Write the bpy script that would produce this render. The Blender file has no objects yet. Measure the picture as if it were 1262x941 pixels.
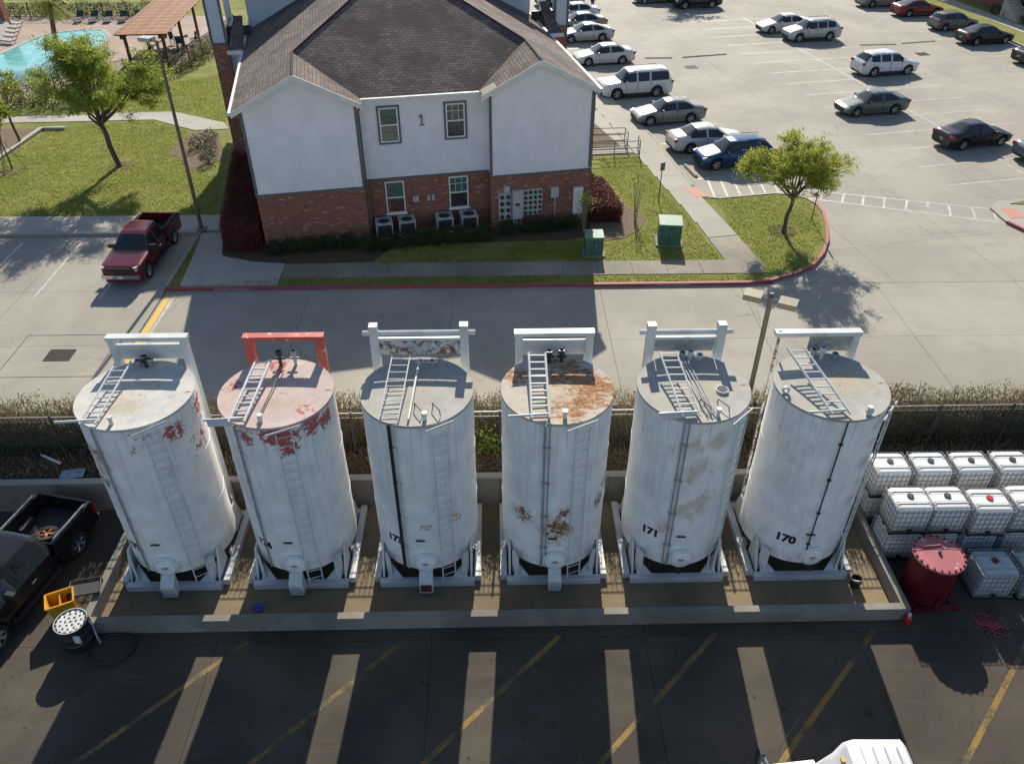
import bpy, math, random
import numpy as np
from mathutils import Vector, Matrix
R = math.radians
PI = math.pi
SC = bpy.context.scene
COL = SC.collection
rng = np.random.default_rng(7)
random.seed(7)

# ------------------------------------------------------------------ camera, sky, sun, exposure
cam_d = bpy.data.cameras.new('camera')
cam_d.sensor_width = 36.0
cam_d.lens = 28.24
cam_d.clip_start = 0.2
cam_d.clip_end = 3000
cam = bpy.data.objects.new('camera', cam_d)
cam.location = (0, 0, 18.5)
cam.rotation_euler = (R(90 - 37.1), 0, R(-1.2))
COL.objects.link(cam)
SC.camera = cam

SUN_EL, SUN_AZ = 31.0, 3.3            # azimuth measured from +y towards +x
world = bpy.data.worlds.new('World')
SC.world = world
world.use_nodes = True
wn, wl = world.node_tree.nodes, world.node_tree.links
for n in list(wn):
    wn.remove(n)
wo = wn.new('ShaderNodeOutputWorld')
wb = wn.new('ShaderNodeBackground')
ws = wn.new('ShaderNodeTexSky')
ws.sky_type = 'NISHITA'
ws.sun_disc = False
ws.sun_elevation = R(SUN_EL)
ws.sun_rotation = R(SUN_AZ)
ws.air_density = 1.0
ws.dust_density = 0.5
ws.ozone_density = 1.6
wb.inputs['Strength'].default_value = 0.072
wl.new(ws.outputs[0], wb.inputs[0])
wl.new(wb.outputs[0], wo.inputs[0])

sun_d = bpy.data.lights.new('sun', 'SUN')
sun_d.energy = 3.7
sun_d.angle = R(0.53)
sun_d.color = (1.0, 0.925, 0.79)
sun = bpy.data.objects.new('sun', sun_d)
sd = Vector((math.sin(R(SUN_AZ)) * math.cos(R(SUN_EL)), math.cos(R(SUN_AZ)) * math.cos(R(SUN_EL)), math.sin(R(SUN_EL))))
sun.rotation_euler = sd.to_track_quat('Z', 'Y').to_euler()
sun.location = (0, 60, 60)
COL.objects.link(sun)

SC.view_settings.view_transform = 'Standard'
SC.view_settings.look = 'None'
SC.view_settings.exposure = 0.96
SC.view_settings.gamma = 1.0
SC.view_settings.use_curve_mapping = False
SC.cycles.use_adaptive_sampling = True
SC.cycles.adaptive_threshold = 0.02
SC.cycles.use_denoising = True
SC.cycles.max_bounces = 6
SC.cycles.transparent_max_bounces = 6

# ------------------------------------------------------------------ node helpers
class NT:
    def __init__(s, name):
        s.m = bpy.data.materials.new(name)
        s.m.use_nodes = True
        s.t = s.m.node_tree
        s.n, s.l = s.t.nodes, s.t.links
        s.b = s.n['Principled BSDF']
        s.out = s.n['Material Output']
    def new(s, typ, **kw):
        n = s.n.new(typ)
        for k, v in kw.items():
            setattr(n, k, v)
        return n
    def put(s, sock, v):
        if hasattr(v, 'is_output'):
            s.l.new(v, sock)
        else:
            if isinstance(v, (tuple, list)) and len(v) == 3 and sock.type == 'RGBA':
                v = (*v, 1)
            sock.default_value = v
    def pos(s):
        return s.new('ShaderNodeNewGeometry').outputs['Position']
    def obj(s):
        return s.new('ShaderNodeTexCoord').outputs['Object']
    def uv(s):
        return s.new('ShaderNodeTexCoord').outputs['UV']
    def rnd(s):
        return s.new('ShaderNodeObjectInfo').outputs['Random']
    def isl(s):
        return s.new('ShaderNodeNewGeometry').outputs['Random Per Island']
    def scale(s, v, sc, loc=(0, 0, 0), rot=(0, 0, 0)):
        n = s.new('ShaderNodeMapping')
        s.l.new(v, n.inputs[0])
        n.inputs['Scale'].default_value = sc
        n.inputs['Location'].default_value = loc
        n.inputs['Rotation'].default_value = rot
        return n.outputs[0]
    def noise(s, v, sc, det=4, rough=0.6, dist=0.0):
        n = s.new('ShaderNodeTexNoise')
        s.l.new(v, n.inputs['Vector'])
        n.inputs['Scale'].default_value = sc
        n.inputs['Detail'].default_value = det
        n.inputs['Roughness'].default_value = rough
        n.inputs['Distortion'].default_value = dist
        return n.outputs['Fac']
    def ramp(s, v, a, b, lo=0.0, hi=1.0):
        n = s.new('ShaderNodeMapRange')
        n.interpolation_type = 'SMOOTHSTEP'
        s.l.new(v, n.inputs[0])
        n.inputs[1].default_value = a
        n.inputs[2].default_value = b
        n.inputs[3].default_value = lo
        n.inputs[4].default_value = hi
        return n.outputs[0]
    def math(s, op, a, b=0.0):
        n = s.new('ShaderNodeMath', operation=op)
        s.put(n.inputs[0], a)
        s.put(n.inputs[1], b)
        return n.outputs[0]
    def mix(s, f, a, b, blend='MIX'):
        n = s.new('ShaderNodeMix', data_type='RGBA', blend_type=blend)
        s.put(n.inputs[0], f)
        s.put(n.inputs[6], a)
        s.put(n.inputs[7], b)
        return n.outputs[2]
    def dist(s, v, c):
        n = s.new('ShaderNodeVectorMath', operation='DISTANCE')
        s.l.new(v, n.inputs[0])
        n.inputs[1].default_value = c
        return n.outputs['Value']
    def sep(s, v):
        n = s.new('ShaderNodeSeparateXYZ')
        s.l.new(v, n.inputs[0])
        return n.outputs
    def comb(s, x, y, z):
        n = s.new('ShaderNodeCombineXYZ')
        for i, q in enumerate((x, y, z)):
            s.put(n.inputs[i], q)
        return n.outputs[0]
    def bump(s, h, st=0.3, d=0.02):
        n = s.new('ShaderNodeBump')
        n.inputs['Strength'].default_value = st
        n.inputs['Distance'].default_value = d
        s.l.new(h, n.inputs['Height'])
        s.l.new(n.outputs[0], s.b.inputs['Normal'])
    def fin(s, col=None, rough=0.7, metal=0.0, spec=None, coat=None):
        if col is not None:
            s.put(s.b.inputs['Base Color'], col)
        s.put(s.b.inputs['Roughness'], rough)
        s.put(s.b.inputs['Metallic'], metal)
        if spec is not None:
            s.b.inputs['Specular IOR Level'].default_value = spec
        if coat:
            s.b.inputs['Coat Weight'].default_value = coat
            s.b.inputs['Coat Roughness'].default_value = 0.06
        return s.m

def cl(c, k):
    return tuple(min(1.0, x * k) for x in c)

def simple(name, c, rough=0.6, metal=0.0, var=0.18, sc=6.0, bump=0.0, spec=None, coat=None, coord='obj'):
    t = NT(name)
    v = t.obj() if coord == 'obj' else t.pos()
    n = t.noise(v, sc, 5, 0.65)
    col = t.mix(t.ramp(n, 0.3, 0.72), cl(c, 1 - var), cl(c, 1 + var))
    if bump:
        t.bump(t.noise(v, sc * 6, 3), bump)
    return t.fin(col, rough, metal, spec, coat)

def concrete(name, c, stain=0.35, rnd=0.12, sc=1.0, bumpst=0.25):
    t = NT(name)
    v = t.pos()
    big = t.noise(v, 0.16 * sc, 5, 0.62, 0.4)
    mid = t.noise(v, 1.1 * sc, 6, 0.7)
    streak = t.noise(t.scale(v, (0.35, 2.4, 1)), 1.0 * sc, 4, 0.6)
    fine = t.noise(v, 26, 3, 0.7)
    col = t.mix(t.ramp(big, 0.35, 0.68), cl(c, 1 - 0.5 * stain), cl(c, 1 + 0.25 * stain))
    col = t.mix(t.ramp(mid, 0.5, 0.78, 0, stain), col, (c[0] * 0.62, c[1] * 0.58, c[2] * 0.52))
    col = t.mix(t.ramp(streak, 0.55, 0.8, 0, stain * 0.8), col, cl(c, 1.22))
    col = t.mix(t.ramp(fine, 0.3, 0.75), t.mix(0.16, col, (0.0, 0.0, 0.0)), col)
    # hairline cracks and darker wheel tracks
    vo = t.new('ShaderNodeTexVoronoi', feature='DISTANCE_TO_EDGE')
    wv = t.new('ShaderNodeVectorMath', operation='ADD')
    t.l.new(v, wv.inputs[0])
    nz = t.new('ShaderNodeTexNoise')
    t.l.new(v, nz.inputs['Vector'])
    nz.inputs['Scale'].default_value = 0.9
    nz.inputs['Detail'].default_value = 4
    t.l.new(nz.outputs['Color'], wv.inputs[1])
    t.l.new(wv.outputs[0], vo.inputs['Vector'])
    vo.inputs['Scale'].default_value = 0.16
    ck = t.math('MULTIPLY', t.ramp(vo.outputs['Distance'], 0.0, 0.006, 1, 0), t.ramp(t.noise(v, 0.12, 2), 0.5, 0.6))
    col = t.mix(t.math('MULTIPLY', ck, 0.55), col, cl(c, 0.4))
    tr = t.noise(t.scale(v, (0.10, 1.5, 1)), 0.55, 3, 0.5)
    col = t.mix(t.ramp(tr, 0.52, 0.7, 0, stain * 0.55), col, cl(c, 0.72))
    # scattered dark oil and gum marks
    sp = t.noise(v, 2.3 * sc, 2, 0.4)
    col = t.mix(t.ramp(sp, 0.71, 0.78, 0, stain * 1.2), col, cl(c, 0.35))
    col = t.mix(t.math('MULTIPLY', t.rnd(), rnd), col, (c[0] * 0.4, c[1] * 0.4, c[2] * 0.42))
    t.bump(t.math('ADD', fine, mid), bumpst, 0.01)
    return t.fin(col, 0.85, spec=0.3)

MAT = {}
def M(k):
    return MAT[k]

# ------------------------------------------------------------------ mesh helpers
class B:
    def __init__(s):
        s.v, s.f, s.uvs = [], [], {}
    def add(s, vs, fs):
        o = len(s.v)
        s.v += [tuple(x) for x in vs]
        s.f += [tuple(i + o for i in f) for f in fs]
        return s
    def quad(s, *p):
        return s.add(p, [tuple(range(len(p)))])
    def polyuv(s, pts, along, up, org=(0, 0, 0)):
        a, u, o = Vector(along).normalized(), Vector(up).normalized(), Vector(org)
        k = len(s.f)
        s.quad(*pts)
        s.uvs[k] = [((Vector(p) - o).dot(a), (Vector(p) - o).dot(u)) for p in pts]
        return s
    def box(s, c, d, rz=0.0, rx=0.0, ry=0.0):
        x, y, z = d[0] / 2, d[1] / 2, d[2] / 2
        vs = [Vector(p) for p in ((-x, -y, -z), (x, -y, -z), (x, y, -z), (-x, y, -z), (-x, -y, z), (x, -y, z), (x, y, z), (-x, y, z))]
        if rz or rx or ry:
            m = Matrix.Rotation(rz, 3, 'Z') @ Matrix.Rotation(ry, 3, 'Y') @ Matrix.Rotation(rx, 3, 'X')
            vs = [m @ p for p in vs]
        c = Vector(c)
        return s.add([p + c for p in vs], [(0, 3, 2, 1), (4, 5, 6, 7), (0, 1, 5, 4), (1, 2, 6, 5), (2, 3, 7, 6), (3, 0, 4, 7)])
    def bb(s, a, b):
        return s.box([(a[i] + b[i]) / 2 for i in range(3)], [abs(b[i] - a[i]) for i in range(3)])
    def cyl(s, p0, p1, r, seg=10, r2=None, cap=True):
        p0, p1 = Vector(p0), Vector(p1)
        r2 = r if r2 is None else r2
        d = (p1 - p0).normalized()
        a = d.orthogonal().normalized()
        b = d.cross(a)
        vs = []
        for p, q in ((p0, r), (p1, r2)):
            for i in range(seg):
                t = 2 * PI * i / seg
                vs.append(p + a * (q * math.cos(t)) + b * (q * math.sin(t)))
        fs = [(i, (i + 1) % seg, seg + (i + 1) % seg, seg + i) for i in range(seg)]
        if cap:
            fs += [tuple(range(seg))[::-1], tuple(range(seg, 2 * seg))]
        return s.add(vs, fs)
    def tube(s, path, r, seg=6):
        for a, b in zip(path[:-1], path[1:]):
            s.cyl(a, b, r, seg)
        return s
    def lathe(s, prof, seg=32, c=(0, 0, 0), axis='z'):
        vs, n = [], len(prof)
        for i in range(seg):
            t = 2 * PI * i / seg
            for r, z in prof:
                p = (r * math.cos(t), r * math.sin(t), z)
                if axis == 'y':
                    p = (p[0], p[2], p[1])
                vs.append((c[0] + p[0], c[1] + p[1], c[2] + p[2]))
        fs = []
        for i in range(seg):
            j = (i + 1) % seg
            for k in range(n - 1):
                fs.append((i * n + k, j * n + k, j * n + k + 1, i * n + k + 1))
        return s.add(vs, fs)
    def prism(s, poly, z0, z1):
        n = len(poly)
        vs = [(p[0], p[1], z0) for p in poly] + [(p[0], p[1], z1) for p in poly]
        fs = [(i, (i + 1) % n, n + (i + 1) % n, n + i) for i in range(n)]
        fs += [tuple(range(n))[::-1], tuple(range(n, 2 * n))]
        return s.add(vs, fs)
    def mesh(s, name, smooth=False, ang=35):
        me = bpy.data.meshes.new(name)
        me.from_pydata(s.v, [], s.f)
        if s.uvs:
            ul = me.uv_layers.new(name='UVMap')
            for k, co in s.uvs.items():
                p = me.polygons[k]
                for li, c in zip(p.loop_indices, co):
                    ul.data[li].uv = c
        if smooth:
            me.shade_smooth()
            me.set_sharp_from_angle(angle=R(ang))
        return me
    def build(s, name, mat, parent=None, smooth=False, ang=35, **kw):
        return link(name, s.mesh(name, smooth, ang), mat, parent, **kw)

def link(name, me, mat, parent=None, loc=None, rz=0.0, kind=None, label=None, cat=None, group=None):
    o = bpy.data.objects.new(name, me)
    COL.objects.link(o)
    if mat is not None:
        mt = MAT[mat] if isinstance(mat, str) else mat
        if len(me.materials) == 0:
            me.materials.append(mt)
        elif me.materials[0] is not mt:
            o.material_slots[0].link = 'OBJECT'
            o.material_slots[0].material = mt
    if parent is not None:
        o.parent = parent
    if loc is not None:
        o.location = loc
    if rz:
        o.rotation_euler.z = rz
    tag(o, label, cat, group, kind)
    return o

def tag(o, label=None, cat=None, group=None, kind=None):
    if label:
        o['label'] = label
    if cat:
        o['category'] = cat
    if group:
        o['group'] = group
    if kind:
        o['kind'] = kind
    return o

def thing(name, label, cat, loc=(0, 0, 0), rz=0.0, group=None, kind=None):
    o = bpy.data.objects.new(name, None)
    COL.objects.link(o)
    o.location = loc
    o.rotation_euler.z = rz
    o.empty_display_size = 0.2
    return tag(o, label, cat, group, kind)

def copy_tree(o, parent=None):
    c = o.copy()
    COL.objects.link(c)
    c.parent = parent
    for ch in list(o.children):
        copy_tree(ch, c)
    return c

def quads_mesh(name, V):
    """V: (n,4,3) array of quads"""
    n = len(V)
    me = bpy.data.meshes.new(name)
    me.vertices.add(n * 4)
    me.vertices.foreach_set('co', np.ascontiguousarray(V, dtype=np.float32).ravel())
    me.loops.add(n * 4)
    me.loops.foreach_set('vertex_index', np.arange(n * 4, dtype=np.int32))
    me.polygons.add(n)
    me.polygons.foreach_set('loop_start', np.arange(0, n * 4, 4, dtype=np.int32))
    me.update(calc_edges=True)
    return me

def leaf_quads(P, size, up=0.25, aspect=0.6, N=None):
    """small leaf faces with random orientation at the points P"""
    n = len(P)
    nrm = rng.normal(size=(n, 3))
    nrm[:, 2] += up * 3
    if N is not None:
        nrm += N * 1.6
    nrm /= np.linalg.norm(nrm, axis=1)[:, None] + 1e-9
    r = rng.normal(size=(n, 3))
    a = np.cross(nrm, r)
    a /= np.linalg.norm(a, axis=1)[:, None] + 1e-9
    b = np.cross(nrm, a)
    s = size * rng.uniform(0.6, 1.35, size=(n, 1))
    a, b = a * s * 0.5, b * s * 0.5 * aspect
    return np.stack([P - a, P + b * 0.9 - a * 0.1, P + a, P - b * 0.9 + a * 0.1], axis=1)

def leaf_mat(name, c1, c2, trans=0.35, rough=0.6):
    t = NT(name)
    i = t.isl()
    v = t.pos()
    big = t.noise(v, 1.3, 3)
    f = t.math('ADD', t.math('MULTIPLY', i, 0.6), t.ramp(big, 0.3, 0.7, 0, 0.4))
    col = t.mix(f, c1, c2)
    t.fin(col, rough, spec=0.25)
    if trans:
        tr = t.new('ShaderNodeBsdfTranslucent')
        t.l.new(col, tr.inputs[0])
        ms = t.new('ShaderNodeMixShader')
        ms.inputs[0].default_value = trans
        t.l.new(t.b.outputs[0], ms.inputs[1])
        t.l.new(tr.outputs[0], ms.inputs[2])
        t.l.new(ms.outputs[0], t.out.inputs[0])
    MAT[name] = t.m

def paint(name, c, rough=0.6, worn=0.0, under=(0.35, 0.33, 0.3), sc=3.0):
    t = NT(name)
    v = t.pos()
    n = t.noise(v, sc, 6, 0.75)
    n2 = t.noise(v, 22, 3, 0.7)
    f = t.ramp(t.math('ADD', t.math('MULTIPLY', n, 0.7), t.math('MULTIPLY', n2, 0.3)), 0.62 - worn * 0.35, 0.72 - worn * 0.25)
    col = t.mix(f, c, under)
    MAT[name] = t.fin(col, rough)
# ------------------------------------------------------------------ materials
CONC = (0.40, 0.37, 0.325)
MAT['road_concrete'] = concrete('road_concrete', (0.40, 0.365, 0.305), 0.34, 0.10)
MAT['walk_concrete'] = concrete('walk_concrete', (0.47, 0.43, 0.365), 0.25, 0.15)
MAT['old_concrete'] = concrete('old_concrete', (0.33, 0.29, 0.235), 0.55, 0.2, 1.6)
MAT['wall_concrete'] = concrete('wall_concrete', (0.28, 0.26, 0.22), 0.6, 0.25, 2.2, 0.5)
MAT['yard'] = concrete('yard', (0.105, 0.085, 0.064), 0.85, 0.3, 1.2)
MAT['tank_floor'] = concrete('tank_floor', (0.25, 0.19, 0.115), 0.55, 0.0, 1.8)
MAT['yard_floor'] = concrete('yard_floor', (0.10, 0.09, 0.078), 0.6, 0.0, 1.5)
MAT['joint'] = simple('joint', (0.06, 0.055, 0.05), 0.9, coord='pos')
MAT['deck'] = concrete('deck', (0.44, 0.33, 0.27), 0.3, 0.1, 2.0)

def lawn_mat():
    t = NT('lawn')
    v = t.pos()
    a = t.noise(v, 0.35, 5, 0.6, 0.5)
    b = t.noise(v, 2.2, 6, 0.7)
    c = t.noise(v, 34, 3, 0.8)
    col = t.mix(t.ramp(a, 0.32, 0.68), (0.20, 0.225, 0.045), (0.36, 0.32, 0.11))
    col = t.mix(t.ramp(b, 0.42, 0.72, 0, 0.75), col, (0.16, 0.225, 0.03))
    col = t.mix(t.ramp(t.noise(v, 0.9, 4, 0.7), 0.6, 0.74, 0, 0.6), col, (0.40, 0.32, 0.16))
    col = t.mix(t.ramp(c, 0.25, 0.7, 0.4, 0), col, (0.06, 0.08, 0.015))
    t.bump(t.math('ADD', c, b), 0.9, 0.05)
    MAT['lawn'] = t.fin(col, 0.9, spec=0.15)
lawn_mat()

def mulch_mat(name, c1, c2):
    t = NT(name)
    v = t.pos()
    n = t.noise(v, 9, 6, 0.8)
    w = t.new('ShaderNodeTexVoronoi')
    t.l.new(t.scale(v, (1, 1, 1)), w.inputs['Vector'])
    w.inputs['Scale'].default_value = 18
    col = t.mix(t.ramp(n, 0.3, 0.7), c1, c2)
    col = t.mix(t.ramp(w.outputs['Distance'], 0.0, 0.5, 0.6, 0), col, cl(c1, 0.4))
    t.bump(t.math('ADD', n, w.outputs['Distance']), 0.9, 0.04)
    MAT[name] = t.fin(col, 0.95, spec=0.1)
mulch_mat('mulch', (0.055, 0.04, 0.028), (0.17, 0.125, 0.085))
mulch_mat('tan_mulch', (0.13, 0.095, 0.065), (0.31, 0.245, 0.17))
mulch_mat('bank_soil', (0.05, 0.034, 0.022), (0.15, 0.10, 0.066))

leaf_mat('oak_leaf', (0.15, 0.22, 0.03), (0.47, 0.50, 0.10), 0.55)
leaf_mat('oak_leaf_young', (0.20, 0.26, 0.035), (0.55, 0.56, 0.11), 0.55)
leaf_mat('hedge_leaf', (0.09, 0.095, 0.032), (0.36, 0.26, 0.115), 0.4)
leaf_mat('hedge_leaf_green', (0.05, 0.08, 0.025), (0.19, 0.20, 0.065), 0.35)
leaf_mat('shrub_leaf', (0.022, 0.036, 0.012), (0.07, 0.09, 0.03), 0.2)
leaf_mat('sage_leaf', (0.08, 0.085, 0.045), (0.2, 0.19, 0.11), 0.25)
leaf_mat('maroon_leaf', (0.085, 0.02, 0.018), (0.20, 0.06, 0.05), 0.25)
leaf_mat('palm_leaf', (0.14, 0.15, 0.02), (0.45, 0.38, 0.06), 0.35)
leaf_mat('grass_blade', (0.20, 0.27, 0.04), (0.44, 0.42, 0.13), 0.5)
leaf_mat('dry_stalk', (0.10, 0.075, 0.045), (0.33, 0.26, 0.16), 0.2)
MAT['bark'] = simple('bark', (0.11, 0.085, 0.065), 0.95, var=0.45, sc=14, bump=0.7)
MAT['bark_grey'] = simple('bark_grey', (0.2, 0.17, 0.14), 0.95, var=0.3, sc=14, bump=0.5)
MAT['palm_bark'] = simple('palm_bark', (0.2, 0.11, 0.07), 0.95, var=0.5, sc=9, bump=0.8)

# paint on the ground
paint('line_white', (0.70, 0.68, 0.62), 0.6, 0.8, (0.39, 0.365, 0.32), 1.6)
paint('line_yellow', (0.62, 0.40, 0.06), 0.6, 0.15)
paint('yard_yellow', (0.26, 0.15, 0.026), 0.75, 0.55, (0.06, 0.05, 0.037), 1.1)
paint('kerb_red', (0.30, 0.075, 0.07), 0.7, 0.12, (0.3, 0.22, 0.2), 5)
paint('tactile', (0.48, 0.22, 0.16), 0.8, 0.1, (0.4, 0.28, 0.22), 5)
MAT['letter_white'] = simple('letter_white', (0.55, 0.5, 0.48), 0.7)

# building
def brick_mat():
    t = NT('brick')
    s = t.sep(t.obj())
    v = t.comb(t.math('ADD', s[0], s[1]), s[2], 0.0)
    br = t.new('ShaderNodeTexBrick')
    t.l.new(v, br.inputs['Vector'])
    br.inputs['Scale'].default_value = 1.0
    br.inputs['Brick Width'].default_value = 0.21
    br.inputs['Row Height'].default_value = 0.072
    br.inputs['Mortar Size'].default_value = 0.008
    br.inputs['Mortar Smooth'].default_value = 0.2
    br.inputs['Bias'].default_value = -0.15
    br.inputs['Color1'].default_value = (0.215, 0.075, 0.048, 1)
    br.inputs['Color2'].default_value = (0.29, 0.115, 0.072, 1)
    br.inputs['Mortar'].default_value = (0.27, 0.2, 0.165, 1)
    # odd pale and dark bricks
    wn_ = t.new('ShaderNodeTexWhiteNoise', noise_dimensions='2D')
    sn = t.new('ShaderNodeVectorMath', operation='SNAP')
    t.l.new(v, sn.inputs[0])
    sn.inputs[1].default_value = (0.21, 0.072, 1)
    t.l.new(sn.outputs[0], wn_.inputs['Vector'])
    col = t.mix(t.ramp(wn_.outputs['Value'], 0.93, 0.95, 0, 0.5), br.outputs['Color'], (0.46, 0.33, 0.25))
    col = t.mix(t.ramp(wn_.outputs['Value'], 0.05, 0.07, 0.4, 0), col, (0.1, 0.04, 0.035))
    col = t.mix(t.ramp(t.noise(t.obj(), 0.8, 4), 0.4, 0.75, 0, 0.3), col, (0.13, 0.06, 0.05))
    t.bump(br.outputs['Fac'], -0.5, 0.01)
    MAT['brick'] = t.fin(col, 0.9, spec=0.2)
brick_mat()

def siding_mat(name, c):
    t = NT(name)
    s = t.sep(t.obj())
    fr = t.math('FRACT', t.math('DIVIDE', s[2], 0.19))
    n = t.noise(t.obj(), 1.1, 5, 0.6)
    n2 = t.noise(t.scale(t.obj(), (2.5, 2.5, 0.25)), 1.5, 4)
    col = t.mix(t.ramp(n, 0.35, 0.7), cl(c, 0.94), cl(c, 1.04))
    col = t.mix(t.ramp(n2, 0.55, 0.8, 0, 0.12), col, (0.25, 0.24, 0.22))
    col = t.mix(t.ramp(fr, 0.0, 0.07, 0.22, 0), col, cl(c, 0.4))
    t.bump(fr, -0.35, 0.012)
    MAT[name] = t.fin(col, 0.65, spec=0.25)
siding_mat('siding', (0.74, 0.73, 0.755))
siding_mat('siding_b', (0.55, 0.60, 0.66))

def shingle_mat(name, c1, c2, mort):
    t = NT(name)
    v = t.uv()
    br = t.new('ShaderNodeTexBrick')
    t.l.new(v, br.inputs['Vector'])
    br.inputs['Scale'].default_value = 1.0
    br.inputs['Brick Width'].default_value = 0.30
    br.inputs['Row Height'].default_value = 0.18
    br.inputs['Mortar Size'].default_value = 0.012
    br.inputs['Mortar Smooth'].default_value = 0.1
    br.inputs['Bias'].default_value = 0.0
    br.inputs['Color1'].default_value = (*c1, 1)
    br.inputs['Color2'].default_value = (*c2, 1)
    br.inputs['Mortar'].default_value = (*mort, 1)
    n = t.noise(t.obj(), 0.55, 4, 0.6)
    n2 = t.noise(t.obj(), 60, 2)
    col = t.mix(t.ramp(n, 0.42, 0.62, 0.0, 0.7), br.outputs['Color'], cl(c1, 0.55))
    col = t.mix(t.ramp(n2, 0.3, 0.7, 0.25, 0), col, (0.02, 0.018, 0.016))
    s = t.sep(v)
    fr = t.math('FRACT', t.math('DIVIDE', s[1], 0.18))
    t.bump(t.math('ADD', t.math('MULTIPLY', fr, -1.0), t.math('MULTIPLY', n2, 0.4)), 0.7, 0.012)
    MAT[name] = t.fin(col, 0.9, spec=0.2)
shingle_mat('shingle', (0.155, 0.118, 0.108), (0.26, 0.20, 0.175), (0.035, 0.03, 0.03))
MAT['fascia'] = simple('fascia', (0.62, 0.61, 0.58), 0.6, var=0.08, sc=2)
MAT['trim_dark'] = simple('trim_dark', (0.105, 0.11, 0.115), 0.6, var=0.1)
MAT['white_frame'] = simple('white_frame', (0.72, 0.72, 0.70), 0.5, var=0.06)
MAT['meter_grey'] = simple('meter_grey', (0.42, 0.44, 0.44), 0.5, var=0.12)
MAT['dark_metal'] = simple('dark_metal', (0.04, 0.04, 0.042), 0.5, var=0.2)
MAT['rail_bronze'] = simple('rail_bronze', (0.10, 0.092, 0.085), 0.5)
MAT['wall_in'] = simple('wall_in', (0.5, 0.47, 0.42), 0.8)
def pane_mat(name, c, rough=0.08):
    t = NT(name)
    s = t.sep(t.obj())
    n = t.noise(t.scale(t.obj(), (3, 3, 14)), 1, 3)
    col = t.mix(t.ramp(n, 0.4, 0.65), cl(c, 0.7), cl(c, 1.25))
    MAT[name] = t.fin(col, rough, spec=0.6)
pane_mat('pane_teal', (0.10, 0.15, 0.135))
pane_mat('pane_dark', (0.055, 0.06, 0.055))
pane_mat('pane_blind', (0.17, 0.165, 0.135))

# vehicles
def car_paint(name, c, metal=0.0, rough=0.28):
    t = NT(name)
    n = t.noise(t.obj(), 3.0, 4, 0.6)
    col = t.mix(t.ramp(n, 0.35, 0.7), cl(c, 0.9), cl(c, 1.06))
    d = t.sep(t.obj())[2]
    col = t.mix(t.ramp(d, 0.2, 0.5, 0.3 if max(c) > .1 else .06, 0.0), col, (0.14, 0.125, 0.105))   # road dirt on the sills
    MAT[name] = t.fin(col, rough - .06, metal * .5, 0.4, 0.3)
car_paint('car_white', (0.64, 0.645, 0.64))
car_paint('car_pearl', (0.56, 0.555, 0.53))
car_paint('car_silver', (0.42, 0.43, 0.44), 0.4)
car_paint('car_grey', (0.21, 0.215, 0.21), 0.4)
car_paint('car_grey_green', (0.12, 0.135, 0.125), 0.4)
car_paint('car_black', (0.012, 0.012, 0.014))
car_paint('car_navy', (0.014, 0.016, 0.026))
car_paint('car_blue', (0.012, 0.055, 0.16), 0.3)
car_paint('car_red', (0.20, 0.018, 0.022), 0.2)
car_paint('car_dark_red', (0.105, 0.012, 0.016), 0.2)
car_paint('car_taupe', (0.15, 0.135, 0.12), 0.3)
MAT['glass'] = simple('glass', (0.018, 0.024, 0.024), 0.04, spec=0.7, var=0.1)
MAT['glass_green'] = simple('glass_green', (0.032, 0.045, 0.04), 0.04, spec=0.7, var=0.1)
MAT['tyre'] = simple('tyre', (0.018, 0.018, 0.018), 0.85)
MAT['rim'] = simple('rim', (0.42, 0.42, 0.43), 0.35, 0.7)
MAT['under'] = simple('under', (0.012, 0.012, 0.012), 0.9)
MAT['black_plastic'] = simple('black_plastic', (0.022, 0.022, 0.023), 0.6)
MAT['headlamp'] = simple('headlamp', (0.55, 0.56, 0.55), 0.12, spec=0.6)
MAT['tail_red'] = simple('tail_red', (0.28, 0.012, 0.012), 0.2)
MAT['plate'] = simple('plate', (0.6, 0.6, 0.58), 0.5)
MAT['chrome'] = simple('chrome', (0.6, 0.6, 0.6), 0.2, 0.9)

# yard things
MAT['tank_steel'] = None
MAT['cage_wire'] = simple('cage_wire', (0.30, 0.305, 0.31), 0.55, 0.2, var=0.2)
MAT['plank_brown'] = simple('plank_brown', (0.2, 0.13, 0.07), 0.8, var=0.3)
MAT['galv'] = simple('galv', (0.42, 0.43, 0.43), 0.45, 0.5, var=0.2)
def worn_steel(name, c, rust=(0.16, 0.075, 0.035), amt=0.3, sc=3.0):
    t = NT(name)
    v = t.obj()
    n = t.noise(v, sc, 7, 0.75)
    n2 = t.noise(v, sc * 5, 4, 0.7)
    col = t.mix(t.ramp(t.noise(v, 1.2, 4), 0.35, 0.7), cl(c, 0.85), cl(c, 1.08))
    f = t.ramp(t.math('ADD', t.math('MULTIPLY', n, 0.75), t.math('MULTIPLY', n2, 0.25)), 0.66 - amt * 0.2, 0.72 - amt * 0.18)
    col = t.mix(f, col, t.mix(n2, rust, cl(rust, 2.2)))
    t.bump(f, -0.15, 0.004)
    MAT[name] = t.fin(col, t.mix(f, (0.42,) * 3, (0.9,) * 3), spec=0.4)
worn_steel('white_steel', (0.62, 0.63, 0.62), amt=0.35)
worn_steel('white_steel_rusty', (0.60, 0.60, 0.58), (0.11, 0.055, 0.035), amt=0.95, sc=5)
worn_steel('red_steel', (0.50, 0.09, 0.065), (0.55, 0.42, 0.36), amt=0.55)
worn_steel('rust_steel', (0.10, 0.035, 0.022), (0.05, 0.03, 0.025), amt=0.5)
worn_steel('red_tank', (0.115, 0.006, 0.014), (0.14, 0.02, 0.02), amt=0.05)
worn_steel('red_tank_lid', (0.40, 0.13, 0.14), (0.5, 0.36, 0.33), amt=0.35, sc=2)
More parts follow.
